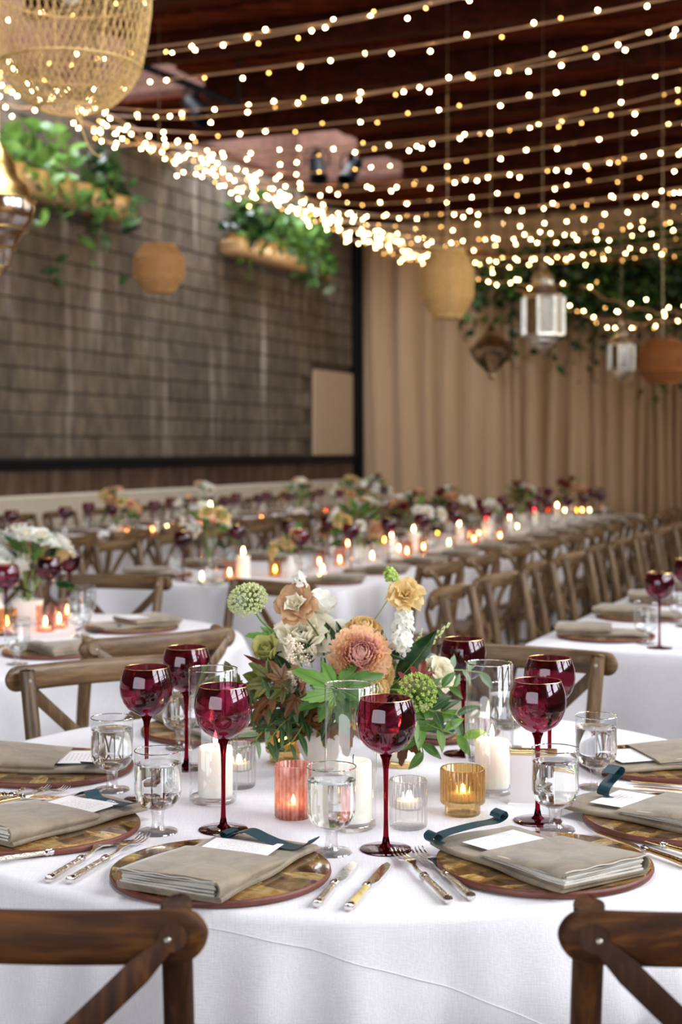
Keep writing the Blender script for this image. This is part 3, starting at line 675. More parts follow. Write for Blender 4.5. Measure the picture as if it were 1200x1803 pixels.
def cloth_rect(s0, s1, t0, t1, seed, label):
    rr = random.Random(seed); out = []; cr = 0.04
    def line(a, b, n, nx):
        for i in range(n): q = i/n; out.append((a[0]*(1-q)+b[0]*q, a[1]*(1-q)+b[1]*q, nx))
    hs, ht = (s1-s0)/2, (t1-t0)/2
    def corner(cx, cy, a0):
        for i in range(6): a = a0+pi/2*i/6; out.append((cx+cr*cos(a), cy+cr*sin(a), (cos(a), sin(a))))
    nl, nsd = int(ht*2/0.06), int(hs*2/0.05)
    line((hs, -ht+cr), (hs, ht-cr), nl, (1, 0)); corner(hs-cr, ht-cr, 0); line((hs-cr, ht), (-hs+cr, ht), nsd, (0, 1)); corner(-hs+cr, ht-cr, pi/2)
    line((-hs, ht-cr), (-hs, -ht+cr), nl, (-1, 0)); corner(-hs+cr, -ht+cr, pi); line((-hs+cr, -ht), (hs-cr, -ht), nsd, (0, -1)); corner(hs-cr, -ht+cr, 1.5*pi)
    n = len(out); v = []; f = []; ph = rr.uniform(0, 6)
    rows = [[(x*0.6, y*0.9, TZ) for x, y, _ in out], [(x, y, TZ) for x, y, _ in out]]
    for d in (0.004, 0.012, 0.05, 0.12, 0.25, 0.45, 0.74):
        row = []
        for i, (x, y, nx) in enumerate(out):
            s = x*1.0+y*1.0; gr = 1-exp(-d/0.2); corn = exp(-((abs(x)-hs)**2+(abs(y)-ht)**2)/0.02)
            off = min(d, 0.012)*0.5+0.008*d+gr*(0.014*sin(s*13+ph)+0.010*sin(s*23.7+2*ph))+0.06*gr*corn
            row.append((x+nx[0]*off, y+nx[1]*off, TZ-(0.002 if d < 0.01 else d)))
        rows.append(row)
    for row in rows: v += row
    f.append(tuple(range(n)))
    for k in range(len(rows)-1):
        for i in range(n): f.append((k*n+i, (k+1)*n+i, (k+1)*n+(i+1) % n, k*n+(i+1) % n))
    o = OBJ('tablecloth', G().add((v, f)).mesh('tablecloth', m['cloth'], 0), None, R((s0+s1)/2, (t0+t1)/2), (0, 0, RZ)); TAG(o, label, 'tablecloth', 'white linen tablecloths'); return o
def table_round(c, r, label):
    o = EMP('round_table', (c[0], c[1], 0), 0, label, 'table', 'banquet tables')
    OBJ('tabletop', G().add(lathe([(r-0.02, TZ-0.03), (r-0.012, TZ-0.026), (r-0.012, TZ-0.006), (r-0.02, TZ-0.004)], 48, cap0=True, cap1=True)).mesh('tabletop', m['wood']), o)
    for k in range(4):
        a = pi/4+k*pi/2; OBJ('leg', G().add(tube([(0.5*cos(a), 0.5*sin(a), 0), (0.45*cos(a), 0.45*sin(a), TZ-0.03)], 0.016, 8)).mesh('leg', m['black']), o)
def table_rect(s0, s1, t0, t1, label):
    o = EMP('banquet_table', R((s0+s1)/2, (t0+t1)/2), RZ, label, 'table', 'banquet tables'); a, b = (s1-s0)/2, (t1-t0)/2
    OBJ('tabletop', G().add(box(-a+.012, a-.012, -b+.012, b-.012, TZ-0.035, TZ-0.006, 0.004)).mesh('tabletop', m['wood']), o)
    for x in (-a+.15, a-.15):
        for y in (-b+.2, 0, b-.2): OBJ('leg', G().add(tube([(x, y, 0), (x, y, TZ-0.03)], 0.016, 8)).mesh('leg', m['black']), o)
C0 = Vector((0.015, 2.745, 0)); C1 = Vector((-1.12, 4.76, 0)); RT = 0.795
chairA, chairB = Vector((-0.392, 1.602)), Vector((0.484, 1.592))
def angto(p, c=C0): return atan2(p[1]-c[1], p[0]-c[0])
dents = [(angto(q), 0.30, 0.12) for q in (chairA, chairB, (-0.56, 3.47), (0.47, 3.66))]
cloth_round('tablecloth', C0, RT, 5, 'white linen cloth on the near round table set with the tall bouquet', dents, seam=True)
table_round(C0, RT, 'near round table hidden under the white cloth with the tall bouquet')
cloth_round('tablecloth', C1, RT, 9, 'white linen cloth on the second round table behind at the left edge', [(angto(q, C1), 0.3, 0.1) for q in ((-0.487, 3.94), (-0.87, 5.77), (-0.235, 5.47))], 140)
table_round(C1, RT, 'second round table hidden under white cloth at the left edge')
T2 = (-3.77, -2.465, 5.93, 13.7); T3 = (-6.15, -5.05, 6.0, 15.4); T4 = (-1.243, 0.1, 4.5, 12.2)
for q, l1, l2 in ((T2, 'white linen cloth on the long center table behind the tall bouquet', 'long center table hidden under its white cloth'), (T3, 'white linen cloth on the long table beside the block wall', 'long table by the block wall hidden under its white cloth'), (T4, 'white linen cloth on the long table at the right edge', 'long right-hand table hidden under its white cloth')):
    cloth_rect(*q, int(abs(q[0])*10), l1); table_rect(*q, l2)

# ------------------------------------------------------------------ cross-back chairs
def chair_meshes(wm, wr_, nm):
    d = {}
    P_ = {}
    for s in (-1, 1):
        pts = smoothpath([(s*.185, -.195, 0), (s*.188, -.18, .25), (s*.19, -.178, .45), (s*.198, -.205, .68), (s*.203, -.2425, .862), (s*.204, -.245, .880), (s*.204, -.2452, .8815)], 5)
        scl = [1.0]*(len(pts)-6)+[1, 1, 1, 1, 0.99, 0.93]
        d['rear', s] = G().add(tube(pts, 0.0178, 14, scl)).mesh('rear_leg', wm)
        d['front', s] = G().add(tube(smoothpath([(s*.19, .125, 0), (s*.185, .12, .25), (s*.18, .11, .445)], 5), 0.0185, 10, [0.75+0.25*k/10 for k in range(11)])).mesh('front_leg', wm)
        xs = []
        for k in range(13):
            q = k/12; x = s*(.212-.40*q); z = .862-.389*q; y = -.2935-.022*min(1, q/.12)**.8+.112*max(0, (q-.42)/.58)**1.8; xs.append((x, y, z))
        sec = [(-.0045, -.0145), (.0045, -.0145), (.0055, 0), (.0045, .0145), (-.0045, .0145), (-.0055, 0)]
        g = G().add(sweep(xs, sec, (0, 0, 1)) if False else strip(xs, .029, .0095)); d['strip', s] = g.mesh('cross_strip', wm)
        d['screw', s] = G().add(lathe([(0.0001, 0.004), (0.003, 0.0030), (0.0045, 0.001), (0.005, 0)], 12), 0, Matrix.Translation((s*.207, -.2985, .860)) @ Matrix.Rotation(pi/2, 4, 'X')).mesh('screw', m['screw'])
        d['iscrew', s] = G().add(lathe([(0.0001, 0.003), (0.004, 0.0025), (0.005, 0)], 10), 0, Matrix.Translation((s*.2035, -.2262, .862)) @ Matrix.Rotation(-pi/2, 4, 'X')).mesh('screw', m['screw'])
        d['side', s] = G().add(tube([(s*.19, -.182, .2), (s*.187, .12, .2)], .0105, 8)).mesh('stretcher', wm)
    # curved top rail
    n = 48; X = .246; v = []; f = []; sec = 14
    for k in range(n+1):
        th = -1+2*k/n; x = X*sin(th*pi/2); e = abs(x)
        hh = .0295 if e < X-.0295 else .0295*sqrt(max(0.004, 1-((e-(X-.0295))/.0295)**2)); tk = .0125*min(1, 0.35+0.65*hh/.0295)
        yc = -.2735-.036*(1-(x/X)**2)
        for i in range(sec):
            a = 2*pi*i/sec; ca, sa = cos(a), sin(a)
            v.append((x, yc+tk*(abs(ca)**0.75)*(1 if ca > 0 else -1), .860+hh*(abs(sa)**0.8)*(1 if sa > 0 else -1)))
    for k in range(n):
        for i in range(sec): j = (i+1) % sec; f.append((k*sec+i, (k+1)*sec+i, (k+1)*sec+j, k*sec+j))
    f.append(tuple(range(sec))); f.append(tuple(n*sec+i for i in range(sec-1, -1, -1)))
    d['rail'] = G().add((v, f)).mesh('top_rail', wr_)
    o = []; 
    for k in range(32):
        a = 2*pi*k/32; ca, sa = cos(a), sin(a); p_ = 0.55
        o.append((.205*(abs(ca)**p_)*(1 if ca > 0 else -1)*(1+0.06*sa), .165*(abs(sa)**p_)*(1 if sa > 0 else -1)-.025))
    v = []; f = []
    for (sc_, z) in ((.9, .432), (.97, .434), (1, .442), (1, .456), (.97, .464), (.8, .462), (.4, .457)): v += [(x*sc_, y*sc_, z) for x, y in o]
    for k in range(6):
        for i in range(32): f.append((k*32+i, k*32+(i+1) % 32, (k+1)*32+(i+1) % 32, (k+1)*32+i))
    f.append(tuple(range(31, -1, -1))); f.append(tuple(6*32+i for i in range(32)))
    d['seat'] = G().add((v, f)).mesh('seat', wm)
    d['fs'] = G().add(tube([(-.187, .12, .28), (.187, .12, .28)], .0105, 8)).mesh('stretcher', wm)
    d['bs'] = G().add(tube([(-.19, -.182, .26), (.19, -.182, .26)], .0105, 8)).mesh('stretcher', wm)
    return d
def strip(xs, wd, tk):
    """flat bent strip facing +-y"""
    v = []; f = []; N = len(xs); pts = [Vector(p) for p in xs]
    for k, p in enumerate(pts):
        d = (pts[min(k+1, N-1)]-pts[max(k-1, 0)]).normalized(); nrm = Vector((0, 1, 0)); nrm = (nrm-d*nrm.dot(d)).normalized(); b = d.cross(nrm).normalized()
        q = 1.0
        if k == 0: q = 0.55
        for (x, y) in ((-.5, -.42), (-.42, -.5), (.42, -.5), (.5, -.42), (.5, .42), (.42, .5), (-.42, .5), (-.5, .42)): v.append(tuple(p+b*x*wd*q+nrm*y*tk))
    p = pts[0]; d = (pts[0]-pts[1]).normalized()
    for k in range(N-1):
        for i in range(8): j = (i+1) % 8; f.append((k*8+i, k*8+j, (k+1)*8+j, (k+1)*8+i))
    # rounded top end
    nrm = Vector((0, 1, 0)); nrm = (nrm-d*nrm.dot(d)).normalized(); b = d.cross(nrm).normalized(); c0 = len(v)
    for k in range(17): a = 2*pi*k/17; 
    ring = [(cos(2*pi*k/20)*wd*.53, sin(2*pi*k/20)*wd*.53) for k in range(20)]
    for y in (-.5, .5):
        for (e, h) in ring: v.append(tuple(p+d*h+b*e+nrm*y*tk*1.12))
    f.append(tuple(c0+i for i in range(19, -1, -1))); f.append(tuple(c0+20+i for i in range(20)))
    for i in range(20): f.append((c0+i, c0+(i+1) % 20, c0+20+(i+1) % 20, c0+20+i))
    return v, f
def make_chair(d, label, group):
    o = EMP('crossback_chair', (0, 0, 0), 0, label, 'chair', group)
    OBJ('seat', d['seat'], o)
    for s in (-1, 1):
        OBJ('rear_leg', d['rear', s], o); OBJ('front_leg', d['front', s], o)
    r_ = OBJ('top_rail', d['rail'], o)
    for s in (-1, 1):
        q = OBJ('cross_strip', d['strip', s], o); OBJ('screw', d['screw', s], q); OBJ('screw', d['iscrew', s], r_); OBJ('stretcher', d['side', s], o)
    OBJ('stretcher', d['fs'], o); OBJ('stretcher', d['bs'], o)
    return o
cl = make_chair(chair_meshes(m['wood'], m['wood_rail'], 'oak'), 'weathered oak cross-back chair', 'cross-back chairs'); used_l = [False]
cdk = make_chair(chair_meshes(m['wood_dark'], m['wood_dark_rail'], 'walnut'), 'dark walnut cross-back chair', 'cross-back chairs'); used_d = [False]
def place_chair(rail, face, label, group, dark=False):
    f_ = Vector((face[0], face[1])).normalized(); loc = (rail[0]+f_.x*.29, rail[1]+f_.y*.29, 0); rz = atan2(f_.y, f_.x)-pi/2
    src, u = (cdk, used_d) if dark else (cl, used_l)
    if not u[0]:
        u[0] = True; src.location = loc; src.rotation_euler = (0, 0, rz); src['label'] = label; src['group'] = group; return src
    return COPY(src, loc, rz, label, group)
gr0, gr1 = 'chairs around the near round table', 'chairs around the second round table'
place_chair(chairA, (0.13, 0.99), 'dark cross-back chair at the bottom left with its back to the viewer', gr0, True)
place_chair(chairB, (-0.10, 0.995), 'dark cross-back chair at the bottom right with its back to the viewer', gr0, True)
place_chair((-0.565, 3.46), (0.50, -0.86), 'weathered chair with a pale rail behind the leftmost wine glasses', gr0)
place_chair((0.465, 3.68), (-0.43, -0.9), 'brown chair rail showing behind the wine glasses right of the bouquet', gr0)
place_chair((-0.487, 3.96), (-0.62, 0.79), 'weathered chair turned away between the two round tables', gr1)
place_chair((-0.90, 5.78), (-0.23, -0.97), 'dark-looking chair at the back of the second round table', gr1)
place_chair((-0.24, 5.47), (-0.72, -0.69), 'chair mostly hidden behind the umbel flower and tan roses', gr1)
pv = Vector((PX[0], PX[1]))
def row(s, t0, n, sgn, desc, group, step=0.6):
    for k in range(n):
        p = R(s, t0+step*k+rnd.uniform(-.03, .03)); a = rnd.uniform(-.08, .08)
        f2 = Vector((sgn*PX[0]*cos(a)-sgn*PX[1]*sin(a), sgn*PX[1]*cos(a)+sgn*PX[0]*sin(a)))
        place_chair(p, f2, f'{ORD[k]} chair from the near end, {desc}', group)
row(T2[1]+.42, 6.1, 13, -1, "center table's right side", 'chairs right of the long center table')
row(T4[0]-.42, 5.0, 12, 1, "right table's left side", 'chairs left of the right table')
row(T2[0]-.42, 6.2, 11, 1, "center table's left side", 'chairs left of the long center table')
row(T3[1]+.42, 6.6, 13, -1, "wall table's inner side", 'chairs right of the wall table')
row(T3[0]-.45, 9.3, 10, 1, "wall table's side by the block wall", 'chairs by the block wall')
row(T2[1]+.42, 13.9, 3, -1, 'short row beside the small wooden table', 'chairs by the small wooden table', 0.6)
# ------------------------------------------------------------------ tableware
def wine_parts(n, hero):
    st = m['wine_solid'] if hero else m['wine']
    bowl = lathe([(0.0045, .147), (0.011, .151), (.022, .156), (.034, .165), (.042, .176), (.047, .19), (.0485, .203), (.0468, .217), (.043, .229), (.0395, .238)], n)
    rim = tube([(.0395*cos(2*pi*k/n), .0395*sin(2*pi*k/n), .238) for k in range(n+1)], .0007 if hero else .0012, 6)
    stem = lathe([(.012, .0035), (.0065, .010), (.0042, .022), (.0034, .05), (.0036, .10), (.0042, .125), (.0062, .14), (.0098, .149)], max(8, n//2), cap0=True, cap1=True)
    foot = lathe([(.0405, 0), (.0412, .0012), (.040, .0022), (.02, .0034), (.0125, .005)], n, cap0=True, cap1=True)
    return [('bowl', bowl, m['wine']), ('gold_rim', rim, m['gold']), ('stem', stem, st), ('foot', foot, m['wine'])]
def gob_parts(n, hero):
    r = .0385
    bowl = lathe([(.006, .0385), (.018, .040), (.028, .045), (.035, .053), (r, .066), (r, .135)], n)
    rim = tube([(r*cos(2*pi*k/n), r*sin(2*pi*k/n), .135) for k in range(n+1)], .0009, 6)
    wat = lathe([(.004, .0402), (.017, .0416), (.027, .0463), (.034, .054), (r-.0012, .0668), (r-.0012, .113), (r-.0006, .1142), (r-.0035, .1136)], n, cap0=True, cap1=True)
    stem = lathe([(.014, .006), (.0105, .011), (.0098, .02), (.0105, .033), (.013, .0388)], max(8, n//2), cap0=True, cap1=True)
    foot = lathe([(.031, 0), (.033, .0015), (.032, .0035), (.02, .0055), (.0135, .0068)], n, cap0=True, cap1=True)
    fl = G()
    return [('bowl', bowl, m['clear']), ('rim', rim, m['glass']), ('water', wat, m['water'] if hero else m['clear']), ('stem', stem, m['rib_clear'] if hero else m['clear']), ('foot', foot, m['rib_clear'] if hero else m['clear'])]
def build(name, parts, label, cat, group):
    o = EMP(name, (0, 0, 0), 0, label, cat, group)
    for nm, vf, mt in parts: OBJ(nm, G().add(vf).mesh(nm, mt, 50), o)
    return o
class Proto:
    def __init__(s, o): s.o = o; s.used = False
    def at(s, loc, rz, label, group=None):
        if not s.used:
            s.used = True; s.o.location = loc; s.o.rotation_euler = (0, 0, rz); s.o['label'] = label
            if group: s.o['group'] = group
            return s.o
        return COPY(s.o, loc, rz, label, group)
wine = Proto(build('wine_glass', wine_parts(40, True), '', 'wine glass', ''))
gob = Proto(build('water_goblet', gob_parts(40, True), '', 'water glass', ''))
wine2 = Proto(build('wine_glass', wine_parts(16, False), '', 'wine glass', ''))
gob2 = Proto(build('water_goblet', gob_parts(14, False), '', 'water glass', ''))
# gold leaf in the foot of the goblets
CR = 0.163
def charger_parts(n=64):
    body = lathe([(CR-.012, 0), (CR-.002, .002), (CR, .006), (CR-.001, .0105), (CR-.003, .0118)], n, cap0=True, cap1=False)
    top = lathe([(.0001, .0122), (.08, .0122), (CR-.012, .0123), (CR-.003, .0118)], n)
    return [('rim', body, m['terra']), ('face', top, m['mica'])]
charger = Proto(build('charger_plate', charger_parts(), '', 'plate', ''))
charger2 = Proto(build('charger_plate', charger_parts(28), '', 'plate', ''))
def slab(w_, l_, z0, z1, b, seed, y0=0, wob=.0015, n=26):
    """soft-edged sheet block, x in +-w/2, y from y0 to y0+l, rounded side edges"""
    r_ = random.Random(seed); sec = []; h = (z1-z0)/2; zc = (z0+z1)/2
    for i in range(5): a = -pi/2+pi*i/4; sec.append((w_/2-h+h*cos(a), zc+h*sin(a)))
    for k in range(1, 6): sec.append((w_/2-h-(w_-2*h)*k/6, z1+.0012*sin(k*1.3+seed)))
    for i in range(5): a = pi/2+pi*i/4; sec.append((-w_/2+h+h*cos(a), zc+h*sin(a)))
    N = 14; v = []; f = []; ns = len(sec); p1, p2 = r_.uniform(0, 6), r_.uniform(0, 6)
    for k in range(N+1):
        y = y0+l_*k/N; e = 1 if 0 < k < N else .985
        for (x, z) in sec: v.append((x*e+wob*sin(y*40+p1), y, zc+(z-zc)*(1 if 0 < k < N else .86)+wob*.8*sin(y*34+p2+x*20)))
    for k in range(N):
        for i in range(ns): j = (i+1) % ns; f.append((k*ns+i, k*ns+j, (k+1)*ns+j, (k+1)*ns+i))
    f.append(tuple(range(ns-1, -1, -1))); f.append(tuple(N*ns+i for i in range(ns)))
    return v, f
def napkin_meshes(hero):
    """folded velvet napkin: long axis y from -.15 (seat side) to +.15"""
    d = []
    d.append(('lower_fold', slab(.172, .295, .0, .0095, .004, 3, -.148), m['velvet']))
    # upper packet: serpentine layers wrapped by an outer sheet
    z = .0100
    if hero:
        for k in range(5):
            d.append(('inner_fold', slab(.156-.004*(k % 2), .172, z, z+.0034, .001, 10+k, -.150+.0015*(k % 3)), m['velvet_in'])); z += .0036
        # outer wrap: C section open at the left
        t = .0028; h0, h1 = .0092, z+.0004; rr = (h1-h0)/2; sec = []; zc = (h0+h1)/2; W = .170
        outer = [(-W/2+.004, h0-t*.2)]+[(W/2-rr+(rr+t)*cos(a), zc+(rr+t)*sin(a)) for a in [-pi/2+pi*i/8 for i in range(9)]]+[(0.03, h1+t+.0015), (-.03, h1+t+.0005), (-W/2+.02, h1+t+.001), (-W/2+.004, h1+t-.003), (-W/2, h1-.004)]
        inner = [(-W/2+.0025, h1-.005), (-W/2+.007, h1-.001), (-.03, h1), (.03, h1+.001)]+[(W/2-rr+rr*cos(a), zc+rr*sin(a)) for a in [pi/2-pi*i/8 for i in range(9)]]+[(-W/2+.006, h0+t*.8)]
        sec = outer+inner; N = 14; ns = len(sec); v = []; f = []
        for k in range(N+1):
            y = -.153+.182*k/N; e = .0012*sin(y*50)
            for (x, zz) in sec: v.append((x+e, y, zz+.0012*sin(y*37+x*18)*(1 if zz > zc else 0)))
        for k in range(N):
            for i in range(ns): j = (i+1) % ns; f.append((k*ns+i, k*ns+j, (k+1)*ns+j, (k+1)*ns+i))
        # end caps as strips
        q = len(outer)
        for k, fl in ((0, False), (N, True)):
            for i in range(min(q, len(inner))-1):
                a, b = i, i+1; c_, dd = ns-1-i, ns-2-i
                fc = (k*ns+a, k*ns+b, k*ns+dd, k*ns+c_); f.append(fc if fl else fc[::-1])
        d.append(('upper_fold', (v, f), m['velvet']))
        d.append(('seam', tube([(-.079+.158*k/20, -.1535, h1+t*.6+.0008*sin(k)) for k in range(21)], .0009, 5), m['velvet_in']))
    else:
        d.append(('upper_fold', slab(.18, .18, .0098, .029, .008, 5, -.152), m['velvet']))
    return d
def taper(vf):
    v, f = vf; o = []
    for x, y, z in v:
        q = max(0, min(1, (y+.15)/.18)); o.append((x, y, z if z < .0098 else .0098+(z-.0098)*(1-.62*q**1.2)))
    return o, f
napkin = Proto(build('folded_napkin', [(a_, b_ if a_ == 'lower_fold' else taper(b_), c_) for a_, b_, c_ in napkin_meshes(True)], '', 'napkin', ''))
napkin2 = Proto(build('folded_napkin', napkin_meshes(False), '', 'napkin', ''))
card_me = G().add(box(-.056, .056, -.04, .04, 0, .0006)).mesh('menu_card', m['card'])
def ribbon(path, wd=.02, name='name_ribbon', up=(0, 1, 0)):
    pts = smoothpath(path, 7); sec = [(-.0004, -wd/2), (.0004, -wd/2), (.0004, wd/2), (-.0004, wd/2)]
    v = []; f = []; N = len(pts); ax = Vector(up).normalized()
    for k, p in enumerate(pts):
        d = (pts[min(k+1, N-1)]-pts[max(k-1, 0)]).normalized(); nr = d.cross(ax).normalized()
        for (a, b) in sec: v.append(tuple(p+nr*a+ax*b))
    for k in range(N-1):
        for i in range(4): j = (i+1) % 4; f.append((k*4+i, k*4+j, (k+1)*4+j, (k+1)*4+i))
    f.append((3, 2, 1, 0)); f.append(tuple((N-1)*4+i for i in range(4)))
    return G().add((v, f)).mesh(name, m['ribbon'])
# local napkin frame: ribbon width runs along y; path in x,z
rib_a = ribbon([(-.062, 0, .019), (-.072, 0, .022), (-.075, 0, .016), (-.066, .0, .0115), (-.052, .0, .020), (-.03, -.0, .026), (.0, 0, .019), (.035, 0, .0125), (.066, 0, .014), (.085, 0, .026), (.088, 0, .030)], .031)
rib_b = ribbon([(-.07, 0, .012), (-.086, 0, .012), (-.092, 0, .021), (-.084, 0, .028), (-.074, 0, .022), (-.079, 0, .016), (-.066, 0, .0225), (-.035, 0, .027), (.0, 0, .030), (.03, 0, .031), (.046, 0, .038), (.043, 0, .047), (.033, 0, .043), (.03, 0, .037)], .027)
rib_c = ribbon([(-.075, 0, .013), (-.05, 0, .024), (-.035, 0, .014), (-.01, 0, .0125), (.025, 0, .0135), (.05, 0, .016), (.072, 0, .022), (.08, 0, .026)], .030)
rib_e = ribbon([(.05, 0, .012), (.02, 0, .014), (.006, 0, .020), (.012, 0, .032), (.03, 0, .043), (.046, 0, .050), (.05, 0, .058), (.04, 0, .064), (.03, 0, .060), (.02, 0, .054)], .026)
def cutlery(name, a, b, kind, mat_h, label, hw=1.0):
    """a = tip, b = handle end (points on the cloth)"""
    a, b = Vector(a), Vector(b); L = (a-b).length; o = EMP(name, (b.x, b.y, TZ+.001), atan2(a.y-b.y, a.x-b.x)-pi/2, label, 'fork' if 'fork' in name else 'knife' if 'knife' in name else 'spoon', 'cutlery on the near round table')
    hl = L*.46; r = .0062*hw
    OBJ('handle', G().add(sweep([(0, hl*q, .006+.001*sin(q*3)) for q in (0, .02, .06, .12, .5, .85, .95, 1)], circ(r, 12, r*.75), (0, 0, 1), [.55, .9, 1.1, 1.0, .86, .78, .85, .8])).mesh('handle', mat_h), o)
    OBJ('end_cap', G().add(sweep([(0, hl*q, .006) for q in (-.006, 0, .05, .10)], circ(r*1.12, 12, r*.86), (0, 0, 1), [.5, .95, 1.12, 1.0])).mesh('end_cap', m['steel']), o)
    OBJ('collar', G().add(sweep([(0, hl*q, .0065) for q in (.9, .93, .96, .99, 1.02, 1.05)], circ(r*.9, 12, r*.75), (0, 0, 1), [.9, 1.2, 1.0, 1.25, 1.0, .7])).mesh('collar', m['steel']), o)
    if kind == 'fork':
        y0 = hl; g = G(); wd = .0125
        g.add(sweep(smoothpath([(0, y0, .0065), (0, y0+L*.12, .006), (0, y0+L*.2, .009), (0, y0+L*.25, .0105), (0, y0+L*.32, .007)], 4), [(-1, -.0012), (1, -.0012), (1, .0012), (-1, .0012)], (0, 0, 1), [(.0028+.0095*(max(0, k/16-.45)/.55)**0.7 if k/16 > .45 else .0028, 1) for k in range(17)]))
        for q in range(4):
            x = -wd+2*wd*(q+.5)/4*1.0
            g.add(sweep(smoothpath([(x*.92, y0+L*.31, .0072), (x, y0+L*.40, .0035), (x, y0+L*.48, .004), (x*.98, L, .0095)], 4), [(-.0016, -.001), (.0016, -.001), (.0016, .001), (-.0016, .001)], (0, 0, 1), [1-.45*(k/12)**2 for k in range(13)]))
        OBJ('tines', g.mesh('tines', m['steel'], 40), o)
    elif kind == 'knife':
        v = []; f = []; n = 14
        for k in range(n+1):
            q = k/n; y = hl*1.02+(L-hl*1.02)*q; wd = (.004+.0058*min(1, q*5))*(1 if q < .7 else sqrt(max(.0, 1-((q-.7)/.305)**2))); x0 = -.0055*(1-.2*q) if q < .85 else -.0055*.83+(q-.85)*.03
            v += [(x0, y, .0062), (x0, y, .0044), (x0+wd*1.5, y, .0050), ]
        for k in range(n):
            for i in range(3): j = (i+1) % 3; f.append((k*3+i, k*3+j, k*3+3+j, k*3+3+i))
        f.append((2, 1, 0)); f.append((n*3, n*3+1, n*3+2))
        OBJ('blade', G().add((v, f)).mesh('blade', m['steel'] if mat_h is not m['goldware'] else m['goldware'], 30), o)
    else:
        v = []; f = []
        for i in range(9):
            for j in range(7):
                u, w_ = i/8, -1+2*j/6; wd = .021*sqrt(max(0.01, 1-(2*u-1)**2))*(1-.12*u); v.append((wd*w_, hl*1.35+(L-hl*1.35)*u, .009-.006*(1-w_*w_)*(1-(2*u-1)**2)))
        for i in range(8):
            for j in range(6): f.append((i*7+j, i*7+j+1, i*7+8+j, i*7+7+j))
        g = G().add((v, f)); g.add(tube([(0, hl, .0065), (0, hl*1.2, .008), (0, hl*1.4, .008)], .0026, 8)); ob = OBJ('bowl', g.mesh('bowl', m['goldware'], 0), o)
    return o

# ------------------------------------------------------------------ near round table: settings
def dir_to(c, p): d = Vector((c[0]-p[0], c[1]-p[1])); return atan2(d.y, d.x)-pi/2
def setting(px, py, who, rot=0.0, hero=True, cardoff=(0, .062), ribm=None, ribpos=(0, .1), napoff=(0, 0), cardrot=0.1):
    p = PT(px, py, TZ+.012); p.z = TZ; rz = dir_to(C0, p)+rot; Q = Matrix.Rotation(rz, 2)
    charger.at(p+Vector((0, 0, .0006)), rz, f'mica charger {who}', 'chargers on the near round table')
    n_ = Vector((p.x, p.y, TZ+.0135))+(Q @ Vector(napoff)).to_3d(); napkin.at(n_, rz, f'folded taupe napkin {who}', 'napkins on the near round table')
    if cardoff:
        c = n_+(Q @ Vector(cardoff)).to_3d()+Vector((0, 0, .0137)); o = OBJ('menu_card', card_me, None, c, (0.0, 0, rz+cardrot)); TAG(o, f'white card in the napkin {who}', 'card', 'menu cards on the near table')
    if ribm:
        c = n_+(Q @ Vector(ribpos)).to_3d(); o = OBJ('name_ribbon', ribm, None, c, (0, 0, rz-0.1)); TAG(o, f'teal ribbon on the napkin {who}', 'ribbon', 'teal ribbons'); return o
    return None
setting(389, 1527, 'at the front left place behind the dark chair', -0.14, cardoff=(-.006, .062), ribm=rib_a, ribpos=(.012, .112), napoff=(.006, -.008))
setting(957, 1513, 'at the front right place by the dark right chair', 0.12, ribm=rib_b, ribpos=(-.01, .118), napoff=(-.018, .002))
rC = setting(72, 1450, 'at the left edge in front of the water glasses', 0.30, ribm=rib_c, ribpos=(.02, .11), napoff=(0, .02))
rD = setting(88, 1346, 'at the far left place below the pale chair', 0.10, ribm=rib_c, ribpos=(.02, .105), napoff=(0, 0))
setting(1196, 1436, 'at the right edge with ribbon standing up', -0.25, ribm=rib_e, ribpos=(-.02, .1), napoff=(-.02, .03))
setting(1168, 1339, 'at the far right place behind the gold cutlery', 0.0, ribm=None, napoff=(-.01, .02))
setting(752, 1278, 'behind the bouquet on its right', 0.0, cardoff=(0, .06), ribm=rib_c, ribpos=(-.02, .11))
setting(378, 1280, 'behind the bouquet on its left', 0.0, cardoff=(0, .06), ribm=None)
g = G().add(tube(smoothpath([(-.012, 0, 0), (-.008, .006, 0), (-.004, .001, 0), (-.009, -.004, 0), (-.001, .002, 0), (.002, .005, 0), (.003, 0, 0), (.007, .003, 0), (.012, 0, 0)], 4), .0004, 4))
OBJ('lettering', g.mesh('lettering', m['white_ink']), rC, (.01, .0, .0142), (0.1, 0, 0))

def W(px, py, label): wine.at(PT(px, py), rnd.uniform(0, 6), label, 'burgundy wine glasses on the near table')
W(679, 1496, 'front burgundy wine glass standing right of the middle hurricane candle')
W(393, 1461, 'burgundy wine glass in front of the left hurricane candle')
W(258, 1408, 'burgundy wine glass at the left behind two water goblets')
W(328, 1352, 'burgundy wine glass behind the left hurricane glass near the pale chair')
W(946, 1446, 'burgundy wine glass right of the right hurricane candle')
W(967, 1382, 'burgundy wine glass farther back at the right, overlapped by a nearer one')
W(815, 1328, 'burgundy wine glass just right of the bouquet, half hidden by leaves')
def GB(px, py, label): gob.at(PT(px, py), rnd.uniform(0, 6), label, 'stemmed water glasses on the near table')
GB(583, 1502, 'stemmed water glass in front of the middle hurricane candle')
GB(278, 1466, 'stemmed water glass beside the front left burgundy glass, nearer of two')
GB(197, 1392, 'stemmed water glass at the left by the far left napkin')
GB(318, 1318, 'stemmed water glass behind the leftmost wine glasses')
GB(977, 1462, 'stemmed water glass behind the front right napkin')
GB(1049, 1388, 'stemmed water glass before the far right charger')
GB(893, 1318, 'stemmed water glass seen through the right hurricane glass')
